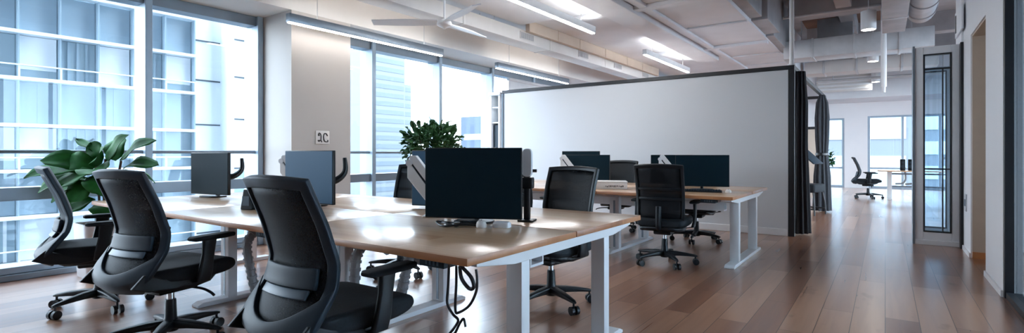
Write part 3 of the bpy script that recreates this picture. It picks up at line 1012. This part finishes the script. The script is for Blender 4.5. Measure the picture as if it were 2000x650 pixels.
    for k in range(5):
        a = 2 * PI * k / 5 + .3
        c, s = math.cos(a), math.sin(a)
        bm = B()
        ls = []
        for r, w, zc, h in ((.03, .062, .112, .055), (.12, .054, .112, .045), (.22, .044, .104, .034), (.3, .036, .094, .024), (.325, .02, .090, .014)):
            ls.append([(r * c - p * s, r * s + p * c, zc + q) for p, q in rrect(0, 0, w, h, .01, 2)])
        rings(bm, ls)
        leg = link('base_leg', bm, M['blackplastic'], t, smooth=50)
        bm = B()
        for e in (-.021, .021):
            x, y = .31 * c - e * s, .31 * s + e * c
            q = .011
            cyl(bm, (x + q * s, y - q * c, .031), (x - q * s, y + q * c, .031), .031, seg=18)
        cyl(bm, (.305 * c, .305 * s, .03), (.305 * c, .305 * s, .09), .008, seg=8)
        link('caster', bm, M['blackplastic'], leg)
    return t

R = math.radians
chair = make_chair('slate')
GA = 'slate chairs along the front of the near desk'
slate_spots = [
    (-2.03, 1.46, R(2), 'slate-framed black office chair in front of the near desk, largest and closest to the camera', GA),
    (-3.56, 1.38, R(13), 'slate-framed office chair, the middle of three along the front of the near desk', GA),
    (-4.80, 1.38, R(-14), 'slate-framed black office chair seen side on in front of the big-leaved plant', GA),
    (-.36, 16.3, R(-85), 'small black office chair at the far desk by the end windows', 'chairs'),
]
for i, (x, y, a, lab, g) in enumerate(slate_spots):
    o = chair if i == 0 else dup(chair)
    o.location = (x, y, 0); o.rotation_euler.z = a; o['label'] = lab
    if g != 'chairs':
        o['group'] = g
chair2 = make_chair('black')
black_spots = [
    (-2.08, 3.42, R(172), 'black mesh office chair pushed under the open right end of the near desk'),
    (-3.80, 3.46, R(188), 'black mesh chair behind the near desk, seen between column and white stand'),
    (-1.88, 5.38, R(6), 'black mesh office chair with its back to us at the far desk bench'),
    (-2.02, 7.0, R(186), 'black chair tucked behind the far desk bench under the widest screen'),
    (-3.42, 5.05, R(-4), 'black chair backed against the near desk chair, in front of the far bench screens'),
    (-3.30, 7.3, R(182), 'black chair facing us behind the far desk bench, next to the white paper box'),
]
for i, (x, y, a, lab) in enumerate(black_spots):
    o = chair2 if i == 0 else dup(chair2)
    o.location = (x, y, 0); o.rotation_euler.z = a; o['label'] = lab; o['group'] = 'black mesh chairs'

# ================================================================== DESK BENCHES (four and a half metres, three places a side)
def make_bench():
    t = thing('desk_bench', '', 'desk')
    xs = [-4.32, -2.88, -1.44, 0]
    for sy in (-1, 1):
        for a, b in zip(xs, xs[1:]):
            bm = B()
            y0, y1 = (-.90, -.004) if sy < 0 else (.004, .90)
            box(bm, a + .002, b - .002, y0, y1, .702, .735, .004)
            for f in bm.faces:
                f.material_index = 1 if abs(f.normal.z) < .5 else 0
            link('desktop', bm, [M['desk'], M['deskedge']], t, smooth=30)
    for i, x in enumerate((-.085, -1.42, -2.86, -4.2)):
        m = M['white'] if i == 0 else M['frame_grey']
        for y in (-.43, .45):
            q = .045 if i == 0 else .06
            bm = B(); box(bm, x - q, x + q, y - .035, y + .035, .035, .66, .005)
            l = link('leg', bm, m, t, smooth=30)
            if i:
                bm = B(); box(bm, x - .012, x + .012, y - .0375, y - .0351, .05, .6); link('leg_groove', bm, M['alum'], l, smooth=0)
        bm = B()
        poly = [(-.80, .701), (-.80, .68), (-.52, .645), (.54, .645), (.80, .68), (.80, .701)]
        prism(bm, poly, 'x', x - .05, x + .05)
        link('bracket', bm, m, t, smooth=0, bevel=.003)
        bm = B()
        poly = [(-.68, 0), (.68, 0), (.68, .016), (.64, .034), (-.64, .034), (-.68, .016)]
        prism(bm, poly, 'x', x - .05, x + .05)
        link('foot', bm, m, t, smooth=0, bevel=.003)
    for y in (-.45, .47):
        bm = B(); box(bm, -4.2, -.11, y - .02, y + .02, .652, .695, .003); link('crossbeam', bm, M['frame_grey'], t, smooth=0)
    bm = B(); box(bm, -4.1, -.3, .0, .14, .50, .515); box(bm, -4.1, -.3, .0, .012, .516, .6); box(bm, -4.1, -.3, .128, .14, .516, .6)
    for x in (-4.0, -2.2, -.4):
        box(bm, x, x + .03, .014, .03, .516, .7); box(bm, x, x + .03, .1, .12, .516, .7)
    link('cable_trough', bm, M['frame_grey'], t, smooth=0)
    for a in (-.52, -1.88, -3.32):
        bm = B(); box(bm, a + .20, a + .345, -.85, -.75, .662, .7015, .004)
        c = link('control_box', bm, M['slate'], t, smooth=0)
        bm = B()
        for k in range(4):
            box(bm, a + .24 + k * .022, a + .25 + k * .022, -.853, -.8505, .672, .69)
        link('control_buttons', bm, M['slatelight'], c, smooth=0)
    return t
d1 = make_bench()
d1.location = (-1.34, 2.47, 0)
tag(d1, 'long light oak desk bench filling the foreground, white legs at its open end', group='oak desk benches')
d2 = dup(d1, (-1.18, 6.17, 0), label='second oak desk bench, farther back in front of the white board wall')

# far desk
t = thing('far_desk', 'small pale desk by the end windows of the corridor', 'desk', (.29, 16.45, 0))
bm = B(); box(bm, -.45, 1.2, -.45, .45, .702, .73, .003); link('desktop', bm, M['desk'], t, smooth=30)
for x in (-.2, 1.0):
    bm = B(); box(bm, x - .05, x + .05, -.05, .05, .03, .70, .004); link('leg', bm, M['white'], t, smooth=0)
    bm = B(); box(bm, x - .05, x + .05, -.42, .42, 0, .03, .004); link('foot', bm, M['white'], t, smooth=0)
bm = B(); box(bm, -.2, 1.0, -.02, .02, .3, .34); box(bm, -.2, 1.0, -.02, .02, .62, .66); link('crossbeam', bm, M['alum'], t, smooth=0)
for x in (.12, .32):
    bm = B(); tube(bm, [(x, .1, .70), (x + .01, .1, .5), (x - .05, .1, .4), (x - .2, .1, .38)], .022, 8); link('cable_spine', bm, M['greytube'], t)
for i, x in enumerate((.36, .52)):
    s = thing('desk_speaker', ('black desk speaker nearer the window-side chair on the far desk', 'black desk speaker farther from the chair on the far desk')[i], 'speaker', (x, 16.35, .73), 0, 'speakers on the far desk')
    bm = B(); box(bm, -.055, .055, -.07, .07, .0, .28, .012); link('cabinet', bm, M['blackplastic'], s)
    bm = B(); cyl(bm, (0, -.07, .1), (0, -.078, .1), .042, seg=20); cyl(bm, (0, -.07, .2), (0, -.078, .2), .025, seg=16); link('driver', bm, M['slate'], s)

# ================================================================== SCREENS
def make_monitor(w=.58, h=.42, base=.03, skin='screen', bracket=True):
    t = thing('monitor', '', 'monitor')
    bm = B(); box(bm, -w / 2, w / 2, 0, .028, base, base + h, .005, 2); link('casing', bm, M['blackplastic'], t)
    bm = B(); box(bm, -w / 2 + .006, w / 2 - .006, -.0025, -.0005, base + .008, base + h - .006); link('screen', bm, M[skin], t, smooth=0)
    bm = B()
    ls = []
    for y, ww, hh in ((.028, w * .7, h * .7), (.05, w * .5, h * .5), (.06, w * .3, h * .35)):
        ls.append([(x, y, z) for x, z in rrect(0, base + h / 2, ww, hh, .03, 3)])
    rings(bm, ls); link('rear_housing', bm, M['blackplastic'], t)
    bm = B(); tube(bm, [(0, .06, base + h * .5), (0, .1, base + h * .45), (0, .105, .2), (0, .09, .012)], .018, 10); link('neck', bm, M['blackplastic'], t)
    bm = B()
    prism(bm, [(a * 1.0, b) for a, b in rrect(0, .04, .24, .18, .07, 5)], 'z', 0, .012); link('stand_base', bm, M['blackplastic'], t, bevel=.003)
    if bracket:
        bm = B(); tube(bm, [(.06, .05, base + h * .5), (.15, .12, base + h * .42), (.2, .19, base + h * .58), (.19, .2, base + h * .86)], .026, 10, rfun=lambda q: 1.4 - .8 * q)
        link('tilt_bracket', bm, M['blackplastic'], t)
    return t
ZD = .7355
mons = {}
def mon(key, x, y, rz, label, w, h, base, skin='screen', group='screens on the desks', bracket=True):
    k = (w, h, base, skin, bracket)
    if k in mons:
        o = dup(mons[k])
    else:
        o = mons[k] = make_monitor(w, h, base, skin, bracket)
    o.location = (x, y, ZD); o.rotation_euler.z = rz; o['label'] = label; o['group'] = group
    return o
mon('M1', -2.01, 2.40, R(24), 'large black monitor facing us on the near desk, biggest screen in view', .60, .425, .025, bracket=False)
mon('M2', -3.72, 2.42, R(6), 'blue-grey monitor on the near desk, in front of the column', .56, .42, .02, 'bluescreen')
mon('M0', -5.24, 2.36, R(12), 'dark monitor at the window end of the near desk, beside the plant', .52, .40, .025)
mon('B1', -2.67, 2.86, R(14), 'blue-grey monitor half hidden behind the white folding stand and the big screen', .56, .42, .02, 'bluescreen')
mon('D1', -1.70, 6.10, R(16), 'widest black monitor at the open end of the far desk bench', .58, .36, .04, bracket=False)
mon('D2', -2.16, 6.42, R(14), 'black monitor just behind the widest screen on the far desk bench', .5, .36, .04, bracket=False)
mon('D3', -3.16, 6.1, R(8), 'black monitor in the middle of the far desk bench, in front of a taller one', .60, .36, .04, bracket=False)
mon('D4', -3.5, 6.55, R(8), 'taller black monitor in the middle of the far desk bench, rear of the pair', .56, .40, .05, bracket=False)
mon('B2', -5.0, 6.2, R(6), 'black monitor at the window end of the far desk bench, mostly hidden', .5, .36, .04, bracket=False)

# white folded monitor arms
def make_arm():
    t = thing('folding_screen_stand', '', 'stand')
    bm = B(); box(bm, -.06, .06, -.06, .06, 0, .012, .003); link('base_plate', bm, M['white'], t)
    bm = B(); box(bm, -.010, .014, -.02, .02, .012, .16, .004); link('post', bm, M['white'], t)
    def bar(poly, d, m, name):
        bm = B(); prism(bm, poly, 'y', -d, d); link(name, bm, m, t, smooth=0, bevel=.004 if d > .02 else 0)
    bar([(-.168, .255), (-.168, .335), (-.150, .352), (.0, .150), (.0, .05)], .03, M['white'], 'lower_bar')
    bar([(-.158, .385), (-.145, .402), (-.112, .402), (.012, .245), (.012, .160), (-.146, .365)], .031, M['white'], 'upper_bar')
    bar([(-.152, .335), (-.146, .375), (.008, .19), (.008, .135)], .024, M['slate'], 'cable_channel')
    bm = B(); cyl(bm, (-.155, -.036, .352), (-.155, .036, .352), .022, seg=16); link('pivot', bm, M['frame_grey'], t)
    return t
arm = make_arm()
GR = 'white folding screen stands'
arm.location = (-2.43, 2.50, ZD); arm.rotation_euler.z = R(30)
tag(arm, 'white folding stand with a dark slanted stripe, at the left of the big screen', group=GR)
dup(arm, (-4.06, 2.56, ZD), R(25), 'white folding stand peeking out at the left of the blue-grey monitor', GR)
dup(arm, (-3.30, 5.98, ZD), R(20), 'white folding stand beside the pair of screens in the middle of the far bench', GR)
dup(arm, (-1.94, 5.86, ZD), R(20), 'white folding stand at the left of the widest screen on the far bench', GR)
# pale end bracket to the right of the big screen
t = thing('screen_holder', 'pale rounded screen holder with black clamp beside the big monitor', 'holder', (-1.79, 2.66, ZD), R(20))
bm = B(); box(bm, -.05, .05, -.05, .05, 0, .012, .004); link('base_plate', bm, M['black'], t)
bm = B(); box(bm, -.018, .018, -.018, .018, .012, .36, .004); link('post', bm, M['black'], t)
bm = B(); prism(bm, rrect(.01, .36, .06, .17, .025, 4), 'y', -.05, -.018); link('holder_head', bm, M['frame_grey'], t, bevel=.004)
bm = B(); box(bm, -.04, .04, -.03, .03, .2, .27, .008); cyl(bm, (-.05, 0, .31), (.06, 0, .31), .01); link('clamp', bm, M['black'], t)

# small things on the benches
t = thing('paper_box', 'low white paper box with a dark scribbled line on the far desk bench', 'box', (-2.66, 5.72, ZD), R(28))
bm = B(); box(bm, -.19, .19, -.13, .13, 0, .075, .006); link('box_body', bm, M['paper'], t)
bm = B(); box(bm, -.195, .195, -.135, .135, .0755, .092, .005); link('box_lid', bm, M['paper'], t)
bm = B()
rnd = random.Random(3)
x = -.06
while x < .14:
    w = rnd.uniform(.006, .016)
    box(bm, x, x + w, -.1312, -.1301, .028 + rnd.uniform(-.004, .004), .044 + rnd.uniform(-.004, .004)); x += w + rnd.uniform(.004, .01)
link('scribble', bm, M['ink'], t, smooth=0)
t = thing('keyboard', 'slim dark keyboard lying before the widest screen of the far bench', 'keyboard', (-1.62, 5.82, ZD), R(14))
bm = B(); prism(bm, [(-.07, 0), (.07, 0), (.07, .02), (-.07, .01)], 'x', -.2, .2); link('body', bm, M['blackplastic'], t, smooth=0, bevel=.003)
bm = B()
for j in range(5):
    for i in range(14):
        box(bm, -.19 + i * .027, -.168 + i * .027, -.06 + j * .025, -.04 + j * .025, .014 + j * .0018, .019 + j * .0018)
link('keys', bm, M['slate'], t, smooth=0)
t = thing('mouse', 'pale computer mouse beside the keyboard of the far bench', 'mouse', (-1.36, 5.86, ZD), R(10))
bm = B(); rings(bm, [[(a, b, z) for a, b in rrect(0, 0, .06 * q, .1 * q, .028 * q, 4)] for z, q in ((0, .96), (.01, 1), (.022, .9), (.032, .6))]); link('shell', bm, M['paper'], t)
bm = B(); cyl(bm, (-.004, .028, .028), (.004, .028, .028), .008); link('wheel', bm, M['ink'], t)
t = thing('desk_mouse', 'white mouse lying under the lower edge of the big screen', 'mouse', (-1.86, 2.30, ZD), R(40))
bm = B(); rings(bm, [[(a, b, z) for a, b in rrect(0, 0, .06 * q, .1 * q, .028 * q, 4)] for z, q in ((0, .96), (.01, 1), (.022, .9), (.034, .6))]); link('shell', bm, M['paper'], t)
bm = B(); cyl(bm, (-.004, .028, .029), (.004, .028, .029), .008); link('wheel', bm, M['ink'], t)
bm = B(); rings(bm, [[(a, b, z) for a, b in rrect(0, 0, .1 * q, .07 * q, .02, 4)] for z, q in ((0, 1), (.02, .98), (.03, .85))])
o = link('dock', bm, M['frame_grey'], None, loc=(-1.76, 2.36, ZD), rotz=R(20)); tag(o, 'small grey dock next to the white mouse under the big screen', 'dock')
bm = B()
tube(bm, [(-2.12, 2.24, ZD + .006), (-2.05, 2.2, ZD + .02), (-1.97, 2.21, ZD + .006), (-2.0, 2.28, ZD + .016), (-2.1, 2.3, ZD + .006), (-2.13, 2.22, ZD + .018), (-2.03, 2.17, ZD + .006), (-1.93, 2.22, ZD + .016), (-1.9, 2.3, ZD + .006)], .006, 8)
o = link('coiled_cable', bm, M['black']); tag(o, 'black cable coiled on the near desk at the foot of the big screen', 'cable')
bm = B(); prism(bm, [(-.05, 0), (.05, 0), (.035, .15), (-.02, .15)], 'y', -.06, .06); o = link('desk_phone', bm, M['blackplastic'], None, smooth=0, bevel=.006, loc=(-3.86, 2.04, ZD), rotz=R(20))
tag(o, 'black desk phone on the near desk just left of the closest chair back', 'phone')
bm = B(); box(bm, -.03, .03, -.061, -.06, .03, .1); link('phone_display', bm, M['slatelight'], o, smooth=0)

# cables and hoses under the desk
def hose(name, pts, r, label, group, loc=None):
    bm = B()
    P = smooth_path(pts, 10)
    tube(bm, P, r * .82, 10, 1)
    for a, b in list(zip(P, P[1:]))[::2]:
        cyl(bm, a, a + (b - a) * .8, r, seg=12)
    return tag(link(name, bm, M['greytube']), label, 'hose', group)
GH = 'grey cable hoses under the near desk'
hose('cable_hose', [(-2.64, 2.3, .52), (-2.63, 2.16, .60), (-2.62, 2.04, .54), (-2.62, 2.02, .3), (-2.62, 2.06, .04)], .035, 'arched grey cable hose just right of the closest chair back', GH)
hose('cable_hose', [(-2.3, 2.26, .5), (-2.2, 2.1, .59), (-2.17, 2.02, .5), (-2.22, 2.02, .36), (-2.36, 2.06, .31), (-2.5, 2.1, .33)], .032, 'grey cable hose hooked beside the arm of the closest chair', GH)
hose('cable_hose', [(-3.86, 2.3, .48), (-3.86, 2.14, .59), (-3.84, 2.0, .5), (-3.8, 2.0, .3), (-3.82, 2.06, .08)], .035, 'arched grey cable hose beside the arm of the middle slate chair', GH)
hose('cable_hose', [(-3.55, 2.3, .64), (-3.5, 2.28, .42), (-3.58, 2.26, .29), (-3.74, 2.24, .23), (-3.9, 2.22, .22)], .034, 'grey cable hose curling low between the middle and closest slate chairs', GH)
hose('cable_hose', [(-3.3, 2.3, .64), (-3.3, 2.3, .42), (-3.36, 2.3, .3), (-3.44, 2.28, .27)], .03, 'short grey cable hose behind the curling one under the near desk', GH)
bm = B()
yq = 1.605
tube(bm, [(-1.47, yq, .69), (-1.475, yq, .60), (-1.48, yq, .53), (-1.45, yq, .49), (-1.42, yq, .47), (-1.45, yq + .01, .43), (-1.47, yq, .40), (-1.44, yq, .41), (-1.41, yq, .46), (-1.39, yq, .48), (-1.38, yq, .45)], .0055, 8)
tube(bm, [(-1.43, yq, .69), (-1.43, yq, .62), (-1.435, yq, .51), (-1.42, yq + .005, .50), (-1.36, yq, .54), (-1.325, yq, .60), (-1.32, yq, .65), (-1.325, yq, .69)], .0055, 8)
tube(bm, [(-1.42, yq + .01, .69), (-1.41, yq + .01, .64), (-1.37, yq + .01, .605), (-1.345, yq + .01, .615), (-1.36, yq + .012, .65), (-1.40, yq + .012, .68), (-1.41, yq + .012, .69)], .008, 8)
o = link('power_cable', bm, M['black']); tag(o, 'tangled black power cables hanging under the near desk corner', 'cable')
bm = B(); tube(bm, [(-1.42, 6.3, .69), (-1.42, 6.3, .4), (-1.41, 6.31, .32), (-1.43, 6.3, .27)], .006, 6)
o = link('power_cable', bm, M['black']); tag(o, 'single thin cable hanging under the open end of the far bench', 'cable')
# flat tray standing on the floor under the near desk
t = thing('floor_tray', 'flat white cable tray lying on the floor under the near desk', 'tray', (-3.72, 2.35, 0), R(8))
bm = B(); box(bm, -.22, .22, -.3, .3, .03, .045, .003); box(bm, -.2, .2, -.26, .26, .0, .03, .003); link('tray_plate', bm, M['white'], t, smooth=0)
bm = B(); box(bm, -.16, .16, -.2, .2, .0455, .07, .004); link('cover', bm, M['frame_grey'], t, smooth=0)
bm = B(); cyl(bm, (-.1, .1, .07), (-.1, .1, .16), .05); link('hose_socket', bm, M['black'], t)

# bar table seen through the glass on the right
t = thing('bar_table', 'dark green high table behind the glass front on the right', 'table', (2.0, 15.5, 0))
bm = B(); box(bm, -.9, .9, -.4, .4, 1.02, 1.07, .006); link('tabletop', bm, mat('dark_green_laminate', rgb(46, 74, 70), .4), t)
for sx in (-.7, .7):
    bm = B(); tube(bm, [(sx, -.35, 0), (sx, .35, 1.02)], .025, 8, 1); link('leg', bm, M['black'], t)
    bm = B(); tube(bm, [(sx, .35, 0), (sx, -.35, 1.02)], .025, 8, 1); link('leg', bm, M['black'], t)
bm = B(); box(bm, -.7, .7, -.02, .02, .49, .53); link('crossbeam', bm, M['black'], t, smooth=0)

# ================================================================== PLANTS
def leaf_mesh(bm, base, tip, up, W, fold=.18, droop=.12, wavy=.015, ph=0):
    """one broad leaf: pointed oval, folded along its midrib"""
    base, tip, up = Vector(base), Vector(tip), Vector(up)
    d = tip - base
    L = d.length
    d.normalize()
    side = d.cross(up).normalized()
    n = side.cross(d).normalized()
    N = 9
    prev = None
    for i in range(N + 1):
        t = i / N
        w = W * (math.sin(PI * t ** .8) ** .6 if 0 < t < 1 else 0) * (.75 + .5 * t)
        c = base + d * (L * t) + n * (-droop * L * t * t + .06 * L * math.sin(PI * t))
        z = wavy * math.sin(9 * t + ph)
        row = []
        for s in (-1, -.55, 0, .55, 1):
            row.append(bm.verts.new(c + side * (w * s) + n * (abs(s) * w * fold + z * abs(s) - .004 * (s == 0))))
        if prev:
            for q in range(4):
                bm.faces.new((prev[q], prev[q + 1], row[q + 1], row[q]))
        prev = row

PX, PY = -6.05, 1.76
t = thing('potted_plant', 'big-leaved green plant in a white planter at the window end of the near desk', 'plant', (PX, PY, 0))
rt = Vector((.813, .582, 0)); fw3 = Vector((-.582, .813, 0)); upv = Vector((0, 0, 1))
def pl(u, z, dd):
    return rt * u + fw3 * dd + upv * z
bm = B()
# (base u,z,depth) (tip u,z,depth) leaf plane normal (u,z,depth) half width
LV = [
    ((-.10, 1.00, 0), (-.47, .98, -.3), (.1, 1, -.5), .10),
    ((-.10, 1.03, .05), (-.40, 1.12, -.2), (.1, .7, -.9), .085),
    ((-.02, 1.02, -.06), (-.30, 1.10, -.10), (-.2, .5, -1), .085),
    ((-.05, 1.12, .05), (-.33, 1.32, .1), (.5, .8, -.4), .045),
    ((.06, 1.05, 0), (.24, 1.34, -.05), (-.6, .5, -1), .085),
    ((.14, 1.08, .05), (.46, 1.31, 0), (-.5, .7, -.8), .07),
    ((.20, 1.02, .0), (.58, 1.08, -.1), (0, 1, -.7), .065),
    ((.02, .98, -.1), (-.22, .86, -.28), (-.3, .9, -.8), .11),
    ((-.06, .96, -.06), (-.40, .84, -.26), (-.1, .9, -.7), .10),
    ((.06, .96, -.1), (.22, .82, -.3), (.2, .9, -.8), .10),
    ((.0, 1.0, -.1), (.2, 1.0, -.34), (.1, .9, -.6), .10),
    ((-.04, .94, .1), (-.3, .80, .0), (0, 1, 0), .09),
    ((.1, .98, .1), (.34, .9, .26), (0, 1, 0), .09),
    ((.05, 1.08, .1), (.0, 1.33, .2), (0, .4, -1), .08),
    ((.0, .9, -.1), (-.1, .72, -.26), (0, .7, -1), .10),
    ((.08, .92, -.08), (.3, .76, -.2), (.3, .8, -.8), .10),
    ((-.12, .92, -.02), (-.34, .74, -.2), (-.3, .8, -.8), .09),
    ((.02, 1.06, -.04), (.12, 1.18, -.2), (0, .8, -1), .08),
    ((-.02, 1.1, .02), (-.14, 1.26, .02), (-.4, .5, -1), .07),
    ((.0, .72, -.08), (-.2, .60, -.26), (0, .9, -.6), .08),
    ((.04, .70, -.06), (.2, .60, -.22), (0, .9, -.6), .08),
    ((.0, .72, .06), (.05, .60, .28), (0, .9, .6), .08),
]
for i, (b, tp, n, w) in enumerate(LV):
    leaf_mesh(bm, pl(*b), pl(*tp), pl(*n), w * 1.3, ph=i * 1.7)
link('foliage', bm, M['leaf'], t, smooth=60, solid=.003)
bm = B()
for b, top in (((0, .5, 0), (.03, 1.10, .0)), ((-.05, .5, .03), (-.09, 1.06, .03)), ((.05, .5, .0), (.16, 1.08, .03)), ((.02, .5, -.04), (.05, .95, -.09))):
    tube(bm, [pl(*b), pl((b[0] + top[0]) / 2 + .015, (b[1] + top[1]) / 2, b[2]), pl(*top)], .011, 8)
link('stem', bm, M['stem'], t)
bm = B()
rings(bm, [[(a, b, z) for a, b in rrect(0, 0, .36 * q, .36 * q, .04, 4)] for z, q in ((.0, .86), (.02, .88), (.48, 1.0), (.50, 1.0), (.50, .93), (.45, .92))])
link('planter', bm, M['white'], t, smooth=40)
bm = B(); box(bm, -.155, .155, -.155, .155, .46, .475); link('soil', bm, M['soil'], t, smooth=0)
bm = B(); lathe(bm, [(.02, 0), (.18, .0), (.19, .012), (.02, .014)], 4); 
bm.free()

def bushy(name, label, loc, rx, rz, zc, n, pot_h, seed, L=(.09, .17)):
    t = thing(name, label, 'plant', loc)
    rnd = random.Random(seed)
    bm = B()
    for i in range(n):
        a = rnd.uniform(0, 2 * PI); ph = math.acos(rnd.uniform(-.7, 1)); q = rnd.uniform(.45, 1)
        d = Vector((math.sin(ph) * math.cos(a), math.sin(ph) * math.sin(a), math.cos(ph)))
        p = Vector((d.x * rx * q, d.y * rx * q, zc + d.z * rz * q))
        l = rnd.uniform(*L)
        tip = p + (d + Vector((rnd.uniform(-.6, .6), rnd.uniform(-.6, .6), rnd.uniform(-.1, .8)))).normalized() * l
        leaf_mesh(bm, p, tip, (rnd.uniform(-.6, .6), rnd.uniform(-.6, .6), 1), l * .27, ph=i)
    link('foliage', bm, M['leaf2'], t, smooth=60, solid=.002)
    bm = B()
    for k in range(7):
        a = 2 * PI * k / 7
        tube(bm, [(.03 * math.cos(a), .03 * math.sin(a), pot_h - .04), (.05 * math.cos(a), .05 * math.sin(a), (pot_h + zc) / 2), (rx * .6 * math.cos(a), rx * .6 * math.sin(a), zc + rz * .3 * (k % 3))], .009, 6)
    link('stem', bm, M['stem'], t)
    bm = B(); lathe(bm, [(.11, 0), (.13, .01), (.165, pot_h - .02), (.17, pot_h), (.155, pot_h), (.15, pot_h - .04)], 28); link('pot', bm, M['white'], t)
    bm = B(); lathe(bm, [(.13, pot_h - .06), (.14, pot_h - .05)], 20); link('soil', bm, M['soil'], t)
    return t
bushy('bushy_plant', 'bushy dark green plant rising behind the big screen beside the windows', (-5.62, 5.75, 0), .42, .36, 1.25, 420, .42, 5)
bushy('bushy_plant', 'small green plant near the far windows beside the booth curtain', (-1.62, 19.6, 0), .25, .3, .95, 120, .4, 9)

# ================================================================== LIGHT, WORLD, CAMERA
w = bpy.data.worlds.new('overcast_sky')
scene.world = w
w.use_nodes = True
nt = w.node_tree
bg = nt.nodes['Background']
tc = nt.nodes.new('ShaderNodeTexCoord')
sep = nt.nodes.new('ShaderNodeSeparateXYZ')
rp = nt.nodes.new('ShaderNodeValToRGB')
nt.links.new(tc.outputs['Generated'], sep.inputs[0])
nt.links.new(sep.outputs['Z'], rp.inputs['Fac'])
rp.color_ramp.elements[0].color = (.84, .92, 1, 1)
rp.color_ramp.elements[1].color = (.68, .84, 1, 1)
nt.links.new(rp.outputs['Color'], bg.inputs['Color'])
bg.inputs['Strength'].default_value = 10

def sun(rot, e, ang, col):
    l = bpy.data.lights.new('sun', 'SUN'); l.energy = e; l.angle = math.radians(ang); l.color = col
    o = bpy.data.objects.new('sun', l); COL.objects.link(o); o.rotation_euler = rot
    return o

cam = bpy.data.cameras.new('camera')
co = bpy.data.objects.new('camera', cam)
COL.objects.link(co)
cam.sensor_width = 36
cam.lens = 36 * 1018 / 2000
cam.shift_y = -25 / 2000
cam.clip_end = 400
co.location = (0, 0, 1.15)
co.rotation_euler = (PI / 2, 0, math.atan2(.582, .813))
scene.camera = co

scene.view_settings.view_transform = 'Standard'
scene.view_settings.look = 'None'
scene.view_settings.gamma = 1
scene.view_settings.use_curve_mapping = False
scene.view_settings.exposure = 0.35
cy = scene.cycles
cy.max_bounces = 10
cy.diffuse_bounces = 5
cy.glossy_bounces = 4
cy.transparent_max_bounces = 24
cy.use_denoising = True
cy.sample_clamp_indirect = 12
cy.caustics_reflective = False
cy.caustics_refractive = False
